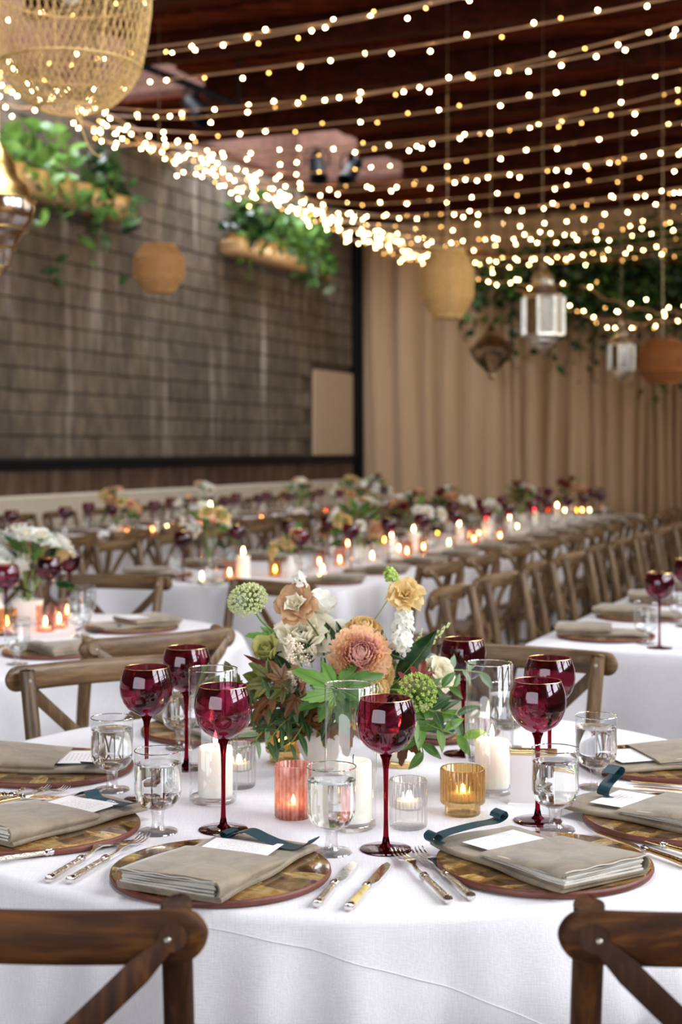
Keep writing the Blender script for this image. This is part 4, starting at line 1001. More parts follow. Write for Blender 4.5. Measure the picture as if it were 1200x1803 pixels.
# cutlery
def CT_(name, a, b, kind, mt, label, hw=1.0): cutlery(name, PT(*a), PT(*b), kind, mt, label, hw)
CT_('table_knife', (622, 1524), (558, 1600), 'knife', m['steel_worn'], 'silver-handled knife beside the front left charger')
CT_('table_knife', (681, 1526), (614, 1606), 'knife', m['horn'], 'knife with a yellowed horn handle at the middle front')
CT_('dinner_fork', (698, 1504), (790, 1594), 'fork', m['steel_worn'], 'left fork of the pair between the two front chargers')
CT_('dinner_fork', (733, 1502), (830, 1588), 'fork', m['steel_worn'], 'right fork of the pair, touching the front right charger')
CT_('dinner_fork', (206, 1481), (86, 1556), 'fork', m['steel_worn'], 'left fork of the pair beside the front left charger')
CT_('dinner_fork', (256, 1478), (122, 1558), 'fork', m['steel_worn'], 'right fork of the pair, against the front left charger')
CT_('table_knife', (236, 1486), (-40, 1528), 'knife', m['steel_worn'], 'long knife below the charger at the left edge')
CT_('dinner_fork', (86, 1391), (-60, 1421), 'fork', m['goldware'], 'outer fork between the two left edge chargers')
CT_('dinner_fork', (118, 1393), (-30, 1425), 'fork', m['goldware'], 'inner fork between the two left edge chargers')
CT_('table_knife', (140, 1411), (-70, 1404), 'knife', m['goldware'], 'gold knife under the far left charger')
CT_('table_knife', (1043, 1470), (1215, 1532), 'knife', m['goldware'], 'gold knife nearest the front right charger')
CT_('table_knife', (1075, 1468), (1250, 1520), 'knife', m['goldware'], 'gold knife behind the first one at the right')
CT_('dinner_fork', (1073, 1447), (1260, 1500), 'fork', m['steel'], 'silver fork lying on the knives at the right')
CT_('table_knife', (1110, 1381), (1290, 1394), 'knife', m['goldware'], 'upper gold knife below the far right charger')
CT_('table_knife', (1114, 1391), (1300, 1406), 'knife', m['goldware'], 'lower gold knife below the far right charger')
CT_('dinner_fork', (1109, 1360), (1290, 1384), 'fork', m['steel'], 'left silver fork of the pair by the far right charger')
CT_('dinner_fork', (1143, 1367), (1310, 1380), 'fork', m['steel'], 'right silver fork of the pair by the far right charger')

# ------------------------------------------------------------------ candles
def flame_me(h): return G().add(lathe([(.0002, 0), (.0028, h*.12), (.0042, h*.3), (.0036, h*.5), (.0022, h*.72), (.0008, h*.92), (.0001, h)], 12)).mesh('flame', m['flame'])
FL = flame_me(.026); FLs = flame_me(.016)
def candle_me(r, h, n=32): return G().add(lathe([(r*.985, 0), (r, .002), (r, h-.006), (r*.95, h-.001), (r*.86, h), (r*.6, h-.004), (r*.2, h-.006), (.0001, h-.006)], n, cap0=True)).mesh('wax', m['wax'], 60)
WK = G().add(tube([(0, 0, -.008), (0, 0, .004), (.001, 0, .009)], .0009, 6)).mesh('wick', m['wick'])
def pillar(loc, r, h, label, group, lit=True, fl=FL):
    o = OBJ('pillar_candle', candle_me(r, h), None, loc); TAG(o, label, 'candle', group)
    OBJ('wick', WK, o, (0, 0, h))
    if lit: OBJ('flame', fl, o, (0, 0, h+.002))
    return o
HUR = G().add(lathe([(.0, .0), (.040, .0), (.0435, .003), (.0438, .012), (.0438, .2365), (.0428, .238), (.0418, .2365), (.0418, .014), (.038, .011), (.0, .011)], 56)).mesh('hurricane_glass', m['clear'], 60)
HURB = G().add(lathe([(.0, .001), (.039, .001), (.0425, .004), (.0425, .010), (.039, .0125), (.0, .0125)], 40)).mesh('base', m['rib_clear'], 60)
HURW = G().add(lathe([(.0432, .004), (.0432, .237), (.0422, .238), (.0414, .237)], 56)).mesh('wall', m['clear'], 60)
RIMM = G().add(tube([(.0426*cos(2*pi*k/48), .0426*sin(2*pi*k/48), .238) for k in range(49)], .0012, 6)).mesh('rim', m['glass'])
def hurricane(px, py, label, ch, lit=True, sc=1.0, cx=0, cy=0):
    p = PT(px, py); o = EMP('hurricane_glass', p, 0, label, 'candle holder', 'glass hurricanes on the near table')
    OBJ('wall', HURW, o); OBJ('base', HURB, o); OBJ('rim', RIMM, o); o.scale = (sc,)*3
    pillar(p+Vector((cx, cy, .0128*sc)), .031, ch, 'white pillar candle inside the '+label.split('holding')[0].replace('tall ', '').strip(), 'pillar candles', lit)
hurricane(375, 1412, 'tall clear hurricane at the left holding a lit pillar', .087, cx=.004)
hurricane(617, 1457, 'tall clear hurricane in the middle holding a pillar', .10, False, cx=.004)
hurricane(862, 1396, 'tall clear hurricane at the right holding a lit pillar', .085, cx=.004)
# low hurricane with a gold foot behind the front wine glass
p = PT(705, 1347); o = EMP('gold_base_hurricane', p, 0, 'squat clear candle glass with gold base under the bouquet leaves', 'candle holder')
OBJ('wall', G().add(lathe([(.036, .008), (.036, .11), (.0352, .1105)], 40)).mesh('wall', m['clear']), o); OBJ('gold_base', G().add(lathe([(.034, 0), (.0365, .001), (.0365, .009), (.034, .011)], 40, cap0=True, cap1=True)).mesh('gold_base', m['goldware']), o)
pillar(p+Vector((0, 0, .0115)), .027, .06, 'white candle in the squat gold-based glass', 'pillar candles', True, FLs)
def votive(px, py, kind, label, lit=True, fz=None):
    p = PT(px, py); o = EMP('ribbed_votive', p, rnd.uniform(0, 1), label, 'candle holder', 'votive glasses on the near table')
    if kind == 'amber':
        OBJ('cup', G().add(lathe([(.0, .0), (.029, .0), (.031, .003), (.031, .016), (.0325, .018), (.0372, .020), (.038, .024), (.038, .078), (.0372, .080), (.0342, .079), (.034, .030), (.028, .024), (0, .024)], 112, 28, .0011, (.0195, .0785))).mesh('cup', m['amber'], 0), o); z = .0245; r = .019
    elif kind == 'clear':
        OBJ('cup', G().add(lathe([(.0, .0), (.0285, .0), (.0305, .002), (.031, .006), (.031, .078), (.0302, .080), (.0265, .079), (.026, .036), (.022, .032), (0, .032)], 112, 22, .0011, (.004, .0785))).mesh('cup', m['votive_clear'], 0), o); z = .0325; r = .019
    else:
        OBJ('cup', G().add(lathe([(.0, .0), (.029, .0), (.0318, .003), (.0318, .089), (.0312, .091), (.0298, .090), (.0296, .008), (0, .006)], 156, 26, .0017, (.0035, .0885))).mesh('cup', m['mercury'], 0), o); z = .010; r = .020
    t = OBJ('tealight', G().add(lathe([(r*.98, 0), (r, .001), (r, .013), (r*.95, .0135), (r*.9, .012), (.0001, .011)], 24, cap0=True)).mesh('tealight', m['wax']), None, p+Vector((0, 0, z)))
    TAG(t, 'small tealight burning inside the '+label, 'candle', 'tealights')
    OBJ('wick', WK, t, (0, 0, .011)); OBJ('flame', FLs, t, (0, 0, .013))
votive(516, 1438, 'pink', 'ribbed pink mercury votive left of the front goblet')
votive(718, 1456, 'clear', 'ribbed clear votive right of the front wine stem')
votive(814, 1433, 'amber', 'ribbed amber votive before the right hurricane candle')
votive(501, 1340, 'amber', 'ribbed amber votive under the left side of the bouquet')
votive(420, 1385, 'clear', 'ribbed clear votive right of the left hurricane candle')
votive(846, 1338, 'clear', 'ribbed clear votive behind the right hurricane candle')
# card block with gilded edge
p = PT(930, 1417); o = EMP('table_sign', (p.x, p.y, TZ), -0.12, 'white table sign with a gilded top edge behind the right goblet', 'sign')
OBJ('board', G().add(box(-.032, .05, 0, .022, 0, .088, .002)).mesh('board', m['paper']), o); OBJ('gilded_edge', G().add(box(-.0325, .0505, -.0005, .0225, .088, .096, .001)).mesh('gilded_edge', m['gold']), o)
OBJ('foot', G().add(box(-.036, .054, -.004, .03, 0, .003)).mesh('foot', m['paper']), o)
# ------------------------------------------------------------------ flowers: builders
def petal_vf(L, W, cup=.35, bulge=.12, curl=.1, ruf=0.0, seed=0, nu=6, nv=7):
    r_ = random.Random(seed); ph = r_.uniform(0, 6); v = []; f = []
    for i in range(nv+1):
        t = i/nv; wd = W/2*sqrt(max(.02, 1-((t-.62)/.64)**2))
        for j in range(nu+1):
            u = -1+2*j/nu; x = wd*u; z = L*t-.20*min(L, W)*u*u*t*t
            y = -cup*wd*u*u+bulge*L*sin(pi*min(1, t*.9))+curl*L*max(0, t-.55)**2*5+ruf*W*sin(5*u+ph)*t*t+ruf*.6*W*sin(11*u+2*ph)*t**3
            v.append((x, y, z))
    for i in range(nv):
        for j in range(nu): a = i*(nu+1)+j; f.append((a, a+1, a+nu+2, a+nu+1))
    return v, f
def pet_mats(layers, seed):
    """[(n, r, z, tilt, scale, petal index)] -> list of (matrix, petal index)"""
    r_ = random.Random(seed); out = []
    for li, (n, r, z, tilt, s, pi_) in enumerate(layers):
        o = r_.uniform(0, 6)
        for k in range(n):
            a = o+2*pi*k/n+r_.uniform(-.15, .15)
            out.append((Matrix.Rotation(a, 4, 'Z') @ Matrix.Translation((0, r, z)) @ Matrix.Rotation(-tilt+r_.uniform(-.12, .12), 4, 'X') @ Matrix.Rotation(r_.uniform(-.2, .2), 4, 'Z') @ Matrix.Scale(s*r_.uniform(.9, 1.1), 4), pi_))
    return out
LAY = {
 'rose': [(3, .001, .0, .0, .62, 0), (4, .003, .0, .12, .78, 0), (5, .005, .0, .32, .92, 0), (6, .006, -.002, .62, 1.02, 1), (6, .006, -.004, .95, 1.1, 1)],
 'open': [(4, .001, .0, .12, .55, 0), (5, .004, 0, .5, .8, 0), (5, .006, -.002, .85, 1.0, 1), (6, .006, -.004, 1.2, 1.1, 1)],
 'tulip': [(3, .002, 0, .05, .85, 0), (4, .005, 0, .16, 1.0, 1), (3, .006, 0, .42, 1.0, 1)],
}
PETS = {}
def petset(col, ruf):
    k = (col, ruf)
    if k not in PETS: PETS[k] = [G().add(petal_vf(.034, .030, .55, .14, .06, ruf, 1)).mesh('petal', m[col[0]], 0), G().add(petal_vf(.036, .038, .38, .10, .16, ruf, 2)).mesh('petal', m[col[-1]], 0)]
    return PETS[k]
CALYX = G().add(lathe([(.002, -.012), (.005, -.008), (.007, 0), (.004, .006), (.0005, .008)], 10)).mesh('calyx', m['stem'])
def placed(px, py, Y, ax, base, s=1.0):
    return Matrix.Translation(P(px, py, Y)-base) @ Vector(ax).normalized().to_track_quat('Z', 'Y').to_matrix().to_4x4() @ Matrix.Scale(s, 4)
def bloom(root, base, name, px, py, Y, ax, kind, cols, s=1.0, ruf=.06, seed=1):
    o = OBJ(name, CALYX, root, mw=placed(px, py, Y, ax, base, s)); ps = petset(cols, ruf)
    for mt, k in pet_mats(LAY[kind], seed): OBJ('petal', ps[k], o, mw=mt)
    return o
def joined_bloom(kind, cols, ruf, seed, nu=4):
    g = G(); g.add(lathe([(.002, -.012), (.006, -.004), (.004, .006)], 6), 2)
    pv_ = [petal_vf(.034, .030, .55, .14, .06, ruf, 1, 3, 4), petal_vf(.036, .038, .38, .10, .16, ruf, 2, 3, 4)]
    for mt, k in pet_mats(LAY[kind], seed): g.add(pv_[k], k, mt)
    return g.mesh('rose', [m[cols[0]], m[cols[-1]], m['stem']], 0)
def mum_mesh(cols, R_=.05, seed=3, n0=9, layers=9, nu=2, pw=.0098):
    r_ = random.Random(seed); g = G()
    for li in range(layers):
        q = li/(layers-1); n = int(n0+22*q); tilt = .06+1.32*q**1.15; L = R_*(.62+.42*q)
        for k in range(n):
            a = 2*pi*k/n+li*.37+r_.uniform(-.1, .1)
            vf = petal_vf(L, pw+.0015*q, .45, .16, -.24+.30*q, 0, k, nu, 6)
            g.add(vf, 0 if q < .55+r_.uniform(-.12, .12) else 1, Matrix.Rotation(a, 4, 'Z') @ Matrix.Translation((0, .003+.006*q, .004-.010*q)) @ Matrix.Rotation(-tilt+r_.uniform(-.1, .1), 4, 'X'))
    g.add(icos(.010, 2), 1, Matrix.Translation((0, 0, .002)))
    return g.mesh('chrysanthemum', [m[c] for c in cols], 0)
def umbel_mesh(R_=.034, nst=46, nf=16, mat='floret', dome=1.15, seed=5, fr=.0017, sub=1):
    r_ = random.Random(seed); g = G(); ib = icos(1, sub)
    for k in range(nst):
        q = sqrt((k+.5)/nst); a = k*2.39996; th = q*dome*pi/2*.98
        d = Vector((sin(th)*cos(a), sin(th)*sin(a), cos(th)*.75+.10)); e = d*R_
        g.add(tube([(0, 0, -R_*.62), e*.5+Vector((0, 0, -R_*.22)), e], .0005, 4), 1)
        for j in range(nf):
            w_ = Vector((r_.gauss(0, 1), r_.gauss(0, 1), r_.gauss(0, 1))).normalized()*R_*.12*r_.random()**.4
            w_.z *= .7
            g.add(ib, 0, Matrix.Translation(e+w_) @ Matrix.Scale(fr*r_.uniform(.7, 1.3), 4))
    return g.mesh('umbel', [m[mat], m['stem']], 0)
def stock_mesh(L=.05, R_=.020, n=22, mat='pet_white', seed=2, s=.012):
    r_ = random.Random(seed); g = G(); pt = petal_vf(s, s*1.0, .2, .05, .3, .12, 3, 3, 3)
    for k in range(n):
        q = (k+.5)/n; a = k*2.4; rad = R_*(1-.55*q); c = Vector((rad*cos(a), rad*sin(a), L*q)); d = Vector((cos(a), sin(a), .35+.9*q)).normalized()
        B = Matrix.Translation(c) @ d.to_track_quat('Z', 'Y').to_matrix().to_4x4()
        for j in range(5): g.add(pt, 0, B @ Matrix.Rotation(2*pi*j/5+k, 4, 'Z') @ Matrix.Rotation(-1.0+.5*(j % 2), 4, 'X'))
    g.add(tube([(0, 0, -.02), (0, 0, L)], .0016, 6), 1)
    return g.mesh('stock', [m[mat], m['stem']], 0)
def plume_mesh(L=.06, R_=.016, n=260, mat='floret_cream', seed=4, fr=.0019, lumps=9):
    r_ = random.Random(seed); g = G(); ib = icos(1, 1); cs = []
    for k in range(lumps): q = k/lumps; a = k*2.4; cs.append((Vector((R_*(1-q)*cos(a), R_*(1-q)*sin(a), L*q)), R_*.55*(1.05-q*.8)))
    for k in range(n):
        c, rr = cs[r_.randrange(lumps)]; w_ = Vector((r_.gauss(0, .5), r_.gauss(0, .5), r_.gauss(0, .7)))*rr
        g.add(ib, 0, Matrix.Translation(c+w_) @ Matrix.Scale(fr*r_.uniform(.7, 1.3), 4))
    for c, rr in cs: g.add(tube([(0, 0, c.z-.015), c], .0006, 4), 1)
    g.add(tube([(0, 0, -.02), (0, 0, L)], .0011, 5), 1)
    return g.mesh('plume', [m[mat], m['stem']], 0)
def lobed_vf(L, lobes=((0, 1), (.85, .82), (-.85, .82), (1.75, .52), (-1.75, .52)), wl=.36, serr=.06, curve=.25, nr=5):
    na = 84; v = []; f = []; rad = []
    for i in range(na+1):
        a = -2.5+5.0*i/na; r = .16
        for c, l in lobes: r = max(r, l*(1-.54*(min(abs(a-c), .6)/.44)**.9))
        r *= 1+serr*(((i*1.0) % 3)-1)*.7
        r *= min(1, .35+(2.5-abs(a))*1.2)
        rad.append((a, r*L))
    for k in range(nr+1):
        q = k/nr
        for a, r in rad:
            d = min(abs(a-c) for c, l in lobes); rr = r*q
            v.append((rr*sin(a), rr*cos(a), -curve*rr*rr/L + .18*rr*min(d, .4)+.012*L*sin(14*a)*q))
    n1 = na+1
    for k in range(nr):
        for i in range(na): f.append((k*n1+i, k*n1+i+1, (k+1)*n1+i+1, (k+1)*n1+i))
    # midribs proud of the blade
    return v, f
def veined(name, vf, L, mats, lobes):
    g = G().add(vf)
    for c, l in lobes: g.add(tube([(q*l*L*.9*sin(c), q*l*L*.9*cos(c), .0006-.25*(q*l*.9)**2*L) for q in (0.02, .3, .6, 1)], .0008, 4, [1, .8, .6, .3]), 1)
    return g.mesh(name, mats, 0)
LOB5 = ((0, 1), (.85, .82), (-.85, .82), (1.75, .52), (-1.75, .52)); LOB3 = ((0, 1), (.8, .78), (-.8, .78), (1.6, .4), (-1.6, .4))

# ------------------------------------------------------------------ the tall bouquet
base = PT(563, 1352)
BQ = EMP('flower_arrangement', base, 0, 'tall mixed bouquet in a white compote bowl at the middle of the near table', 'flowers')
OBJ('vase', G().add(lathe([(.0, .0), (.026, .0), (.031, .003), (.033, .008), (.030, .014), (.033, .022), (.041, .035), (.0465, .052), (.0485, .070), (.047, .073), (.0455, .070), (.042, .05), (.03, .035), (0, .032)], 48)).mesh('vase', m['ceramic'], 60), BQ)
def stem_to(root, b, pts, r=.0016, mat='stem'):
    wp = [P(*q)-b for q in pts]; OBJ('stem', G().add(tube(smoothpath(wp, 5), r, 6)).mesh('stem', m[mat]), root)
def leaf(p0, p1, wd, mat, roll=0.0, bend=.25, fold=.3, name='leaf', root=None, b=None, wave=.02):
    """leaf from (x,y,depth) to (x,y,depth); wd in metres; roll turns the blade about its midrib"""
    root = root or BQ; b = base if b is None else b
    a, e = P(*p0), P(*p1); d = e-a; L = d.length; up = Vector((0, -.75, .65)); x = d.cross(up).normalized(); z = x.cross(d).normalized()
    rot = Matrix((x, d.normalized(), z)).transposed().to_4x4() @ Matrix.Rotation(roll, 4, 'Y')
    g = G().add(leaf_vf(L, wd, bend, fold, 12, 2, 1, wave)); g.add(tube([(0, L*q, -bend*L*q*q+.0006) for q in (-.12, 0, .25, .5, .75, .95)], .0011, 4, [1.1, 1, .8, .6, .45, .2]), 1)
    return OBJ(name, g.mesh(name, [m[mat], m['stem'] if mat not in ('leaf_red', 'leaf_brown') else m['leaf_brown']], 0), root, mw=Matrix.Translation(a-b) @ rot)
def lobed(p0, p1, mat, roll=0.0, curve=.25, lobes=LOB5, wl=.36, face=(0, -.8, .6)):
    a, e = P(*p0), P(*p1); d = e-a; L = d.length; up = Vector(face); x = d.cross(up).normalized(); z = x.cross(d).normalized()
    rot = Matrix((x, d.normalized(), z)).transposed().to_4x4() @ Matrix.Rotation(roll, 4, 'Y')
    me = veined('lobed_leaf', lobed_vf(L, lobes, wl, .07, curve), L, [m[mat], m['leaf_bright'] if mat in ('leaf', 'leaf_bright') else m['leaf_brown']], lobes)
    return OBJ('lobed_leaf', me, BQ, mw=Matrix.Translation(a-base) @ rot)
def sprig(pts, n, L, wd, mat, seed, spread=.9, tipr=.5, root=None, b=None, name='sprig', tilt=0.2):
    root = root or BQ; b = base if b is None else b; r_ = random.Random(seed)
    wp = smoothpath([P(*q)-b for q in pts], 6); o = OBJ(name, G().add(tube(wp, .0012, 5)).mesh(name, m['stem']), root); N = len(wp)
    for k in range(n):
        q = (k+.6)/n; i = min(N-2, int(q*(N-1))); p = wp[i]; d = (wp[i+1]-wp[i]).normalized()
        side = 1 if k % 2 else -1
        cr = d.cross(Vector((0, -.8, .6))).normalized()
        dirv = (d*(1-spread*.45)+cr*side*spread*r_.uniform(.7, 1.2)+Vector((r_.uniform(-.2, .2), r_.uniform(-.5, .1), r_.uniform(-.2, .3)))*.7).normalized()
        l_ = L*(1-tipr*.4*q)*r_.uniform(.8, 1.15); up = Vector((r_.uniform(-.4, .4), -.7, .7)); x = dirv.cross(up).normalized(); z = x.cross(dirv)
        mt = Matrix.Translation(p) @ Matrix((x, dirv, z)).transposed().to_4x4() @ Matrix.Rotation(r_.uniform(-.5, .5), 4, 'Y')
        kk = ('sl', mat, L, wd)
        if kk not in PETS:
            g = G().add(leaf_vf(L, wd, .22, .25, 9, 2)); g.add(tube([(0, L*t, -.22*L*t*t+.0005) for t in (-.08, .3, .6, .95)], .0006, 4, [1, .8, .6, .2]), 1); PETS[kk] = g.mesh('leaf', [m[mat], m['stem']], 0)
        OBJ('leaf', PETS[kk], o, mw=mt @ Matrix.Scale(l_/L, 4))
    return o
def put(me, name, px, py, Y, ax, s=1.0, kind=None): return OBJ(name, me, BQ, mw=placed(px, py, Y, ax, base, s), kind=kind)
# green core so the middle is dense
for k in range(46):
    a = rnd.uniform(0, 2*pi); el = rnd.uniform(.1, 1.3); r0 = .05; r1 = rnd.uniform(.10, .155)
    d = Vector((cos(a)*cos(el)*1.15, sin(a)*cos(el)*.85, sin(el)*.75+.05)); c = base+Vector((0.0, 0, .075)); p0 = c+d*r0; p1 = c+d*r1
    def inv(p): return ((p.x/p.y)*F+600, HOR-(p.z-H)/p.y*F, p.y)
    leaf(inv(p0), inv(p1), rnd.uniform(.03, .045), rnd.choice(['leaf_dark', 'leaf_dark', 'leaf', 'leaf_olive', 'leaf_moss', 'leaf_brown']), rnd.uniform(-.6, .6), .35)
# umbels
put(umbel_mesh(.0365, 95, 20, 'floret', 1.12, 5, .00125), 'umbel', 437, 1060, 2.80, (-.2, -.62, .78)); stem_to(BQ, base, [(446, 1072, 2.80), (462, 1096, 2.81), (490, 1122, 2.83), (520, 1180, 2.86)], .0021)
put(umbel_mesh(.035, 64, 16, 'floret_lime', 1.05, 8, .0013), 'umbel', 733, 1221, 2.66, (.25, -.85, .45)); stem_to(BQ, base, [(728, 1226, 2.68), (700, 1215, 2.70), (676, 1218, 2.74), (640, 1250, 2.82)], .0018)
# roses and other large blooms
bloom(BQ, base, 'rose', 521, 1066, 2.78, (-.15, -.85, .5), 'open', ('pet_cream', 'pet_tan'), .98, .13, 4); stem_to(BQ, base, [(537, 1086, 2.79), (560, 1120, 2.80), (572, 1165, 2.82), (575, 1230, 2.85)], .0020, 'leaf')
bloom(BQ, base, 'lisianthus', 563, 1082, 2.86, (.25, -.3, .9), 'tulip', ('pet_white', 'pet_white'), 1.25, .07, 6); stem_to(BQ, base, [(562, 1090, 2.86), (565, 1130, 2.86), (566, 1200, 2.86)])
bloom(BQ, base, 'garden_rose', 533, 1128, 2.83, (-.1, -.75, .65), 'rose', ('pet_cream', 'pet_cream'), 1.55, .10, 7)
bloom(BQ, base, 'garden_rose', 578, 1135, 2.86, (.15, -.6, .7), 'rose', ('pet_cream', 'pet_white'), 1.35, .10, 9)
bloom(BQ, base, 'lisianthus', 476, 1152, 2.79, (-.3, -.6, .6), 'tulip', ('pet_green', 'pet_green'), 1.15, .06, 11)
bloom(BQ, base, 'carnation', 713, 1048, 2.82, (.05, -.75, .55), 'open', ('pet_yellow', 'pet_yellow'), .88, .15, 12); stem_to(BQ, base, [(709, 1064, 2.82), (706, 1082, 2.83), (694, 1112, 2.84), (670, 1170, 2.86)], .0019); stem_to(BQ, base, [(690, 1045, 2.83), (668, 1078, 2.84), (652, 1104, 2.85), (640, 1160, 2.86)], .0010)
MUM = mum_mesh(('pet_pink', 'pet_peach'), .047, 3, 9, 11); put(MUM, 'chrysanthemum', 633, 1155, 2.725, (.08, -.92, .38), 1.08, 'stuff')
MUM2 = mum_mesh(('pet_yellow', 'pet_yellow'), .028, 9, 7, 6); put(MUM2, 'chrysanthemum', 640, 1110, 2.80, (.1, -.5, .85), 1.1, 'stuff'); put(MUM2, 'chrysanthemum', 665, 1186, 2.74, (.5, -.8, .2), 1.05, 'stuff')
MUM3 = mum_mesh(('pet_cream', 'pet_yellow'), .026, 14, 6, 5); put(MUM3, 'chrysanthemum', 655, 1215, 2.70, (.1, -.9, .2), .95, 'stuff'); put(MUM3, 'chrysanthemum', 632, 1254, 2.685, (.1, -.9, -.1), 1.0, 'stuff')
bloom(BQ, base, 'rose', 515, 1212, 2.78, (-.3, -.8, .3), 'rose', ('pet_cream', 'pet_tan'), .95, .10, 21)
bloom(BQ, base, 'rose', 768, 1188, 2.80, (.5, -.6, .5), 'rose', ('pet_cream', 'pet_cream'), .95, .08, 25)
bloom(BQ, base, 'rosebud', 560, 1262, 2.74, (-.2, -.9, .0), 'tulip', ('pet_peach', 'leaf_brown'), .8, .05, 28)
# stock, plumes, spikes
STK = stock_mesh(.05, .021, 24, 'pet_white'); put(STK, 'stock', 708, 1110, 2.82, (.1, -.3, .95), .85); put(STK, 'stock', 702, 1150, 2.80, (.1, -.6, .7), 1.0)
stem_to(BQ, base, [(708, 1130, 2.82), (700, 1160, 2.83), (680, 1220, 2.85)])
put(stock_mesh(.022, .010, 12, 'pet_white', 6, .008), 'stock', 527, 1030, 2.79, (0, -.3, .95), 1.0); put(stock_mesh(.02, .009, 10, 'floret_lime', 8, .009), 'bud_cluster', 690, 1020, 2.84, (-.3, -.3, .9), 1.0)
PLM = plume_mesh(.062, .018, 420); put(PLM, 'astilbe_plume', 525, 1160, 2.77, (-.35, -.35, .85), .95); put(PLM, 'astilbe_plume', 525, 1196, 2.765, (-.5, -.5, .4), .6); put(PLM, 'astilbe_plume', 546, 1150, 2.775, (.25, -.5, .8), .4)
SPK = plume_mesh(.062, .008, 200, 'floret', 7, .0017, 12); put(SPK, 'flower_spike', 752, 1132, 2.83, (.72, -.2, .66), 1.0); put(SPK, 'flower_spike', 735, 1130, 2.84, (.3, -.2, .9), .5)
for p0, p1, mt in (((476, 1196, 2.725), (440, 1166, 2.715), 'leaf_moss'), ((470, 1206, 2.715), (424, 1206, 2.705), 'leaf_moss'), ((482, 1222, 2.705), (446, 1250, 2.69), 'leaf_brown'), ((496, 1196, 2.72), (478, 1160, 2.72), 'leaf_brown'), ((500, 1212, 2.70), (470, 1232, 2.69), 'leaf_moss'), ((470, 1236, 2.71), (436, 1276, 2.70), 'leaf_brown'), ((520, 1230, 2.69), (496, 1262, 2.68), 'leaf_brown'), ((730, 1215, 2.70), (770, 1196, 2.70), 'leaf_moss')):
    lobed(p0, p1, mt, rnd.uniform(-.4, .4), .3, LOB3, .36)
# leaves: bright lobed at the front, glossy dark, burgundy, autumn, moss
lobed((592, 1218, 2.665), (522, 1168, 2.655), 'leaf_bright', .2, .3, LOB3, .34); lobed((596, 1212, 2.665), (672, 1176, 2.66), 'leaf', -.15, .3, LOB3, .34)
lobed((600, 1216, 2.66), (606, 1296, 2.635), 'leaf', .1, .35, LOB5, .34, (0, -.95, .2)); lobed((590, 1224, 2.66), (520, 1240, 2.65), 'leaf', .3, .3, LOB3, .36, (0, -.9, .4))
lobed((482, 1128, 2.80), (434, 1110, 2.79), 'leaf_bright', .2, .3, LOB3, .4); lobed((600, 1200, 2.71), (588, 1150, 2.725), 'leaf_bright', .0, .2, LOB3, .34)
lobed((738, 1196, 2.72), (748, 1158, 2.735), 'leaf_red', .1, .2, LOB3, .36); lobed((720, 1205, 2.71), (702, 1180, 2.715), 'leaf_red', .2, .2, LOB3, .36)
lobed((448, 1200, 2.78), (436, 1240, 2.76), 'leaf_moss', .1, .3, LOB3, .4); lobed((420, 1205, 2.80), (398, 1185, 2.80), 'leaf_moss', .1, .2, LOB3, .42)
lobed((470, 1190, 2.775), (436, 1218, 2.765), 'leaf_moss', .2, .3, LOB3, .38); lobed((480, 1215, 2.76), (462, 1260, 2.75), 'leaf_brown', .2, .3, LOB3, .36)
lobed((470, 1170, 2.79), (448, 1196, 2.775), 'leaf_brown', .2, .3, LOB3, .4); lobed((610, 1265, 2.72), (606, 1335, 2.70), 'leaf_brown', .2, .3, LOB3, .36, (0, -.95, .1))
lobed((712, 1290, 2.70), (740, 1332, 2.68), 'leaf_brown', .1, .3, LOB3, .38, (0, -.95, .2)); lobed((708, 1300, 2.70), (710, 1352, 2.69), 'leaf_brown', -.3, .3, LOB3, .3, (0, -.95, .2))
lobed((470, 1262, 2.74), (447, 1312, 2.73), 'leaf_brown', .3, .3, LOB3, .34, (0, -.95, .2)); lobed((572, 1280, 2.76), (566, 1318, 2.75), 'leaf_moss', .6, .3, LOB3, .3, (0, -.95, .2))
leaf((548, 1168, 2.78), (534, 1096, 2.81), .034, 'leaf_dark', .5, .3); leaf((598, 1150, 2.80), (566, 1088, 2.82), .024, 'leaf_dark', -.2, .15); leaf((602, 1140, 2.81), (594, 1092, 2.83), .020, 'leaf_dark', .5, .1)
leaf((676, 1150, 2.79), (675, 1104, 2.80), .018, 'leaf_dark', .6, .2); leaf((668, 1146, 2.77), (712, 1158, 2.76), .022, 'leaf_dark', .2, .2)
leaf((698, 1200, 2.75), (778, 1122, 2.78), .062, 'leaf_dark', -.45, -.18, .35); leaf((700, 1195, 2.77), (772, 1150, 2.80), .05, 'leaf_dark', .5, .2)
leaf((492, 1196, 2.77), (432, 1148, 2.77), .020, 'leaf_red', .4, .1); leaf((478, 1178, 2.79), (494, 1145, 2.80), .04, 'leaf_dark', 0, .2); leaf((505, 1195, 2.77), (488, 1150, 2.78), .034, 'leaf_dark', .3, .2)
leaf((772, 1166, 2.83), (800, 1196, 2.83), .026, 'leaf', .2, .2); leaf((615, 1100, 2.85), (632, 1084, 2.86), .012, 'leaf_red', 0, .1)
leaf((592, 1236, 2.72), (560, 1300, 2.70), .028, 'leaf_dark', .1, .3); leaf((690, 1225, 2.72), (672, 1240, 2.70), .02, 'leaf_dark', .1, .3)
leaf((455, 1200, 2.79), (430, 1186, 2.78), .030, 'leaf_moss', .0, .2); leaf((365, 1172, 2.82), (345, 1205, 2.82), .03, 'leaf_moss', .4, .2)
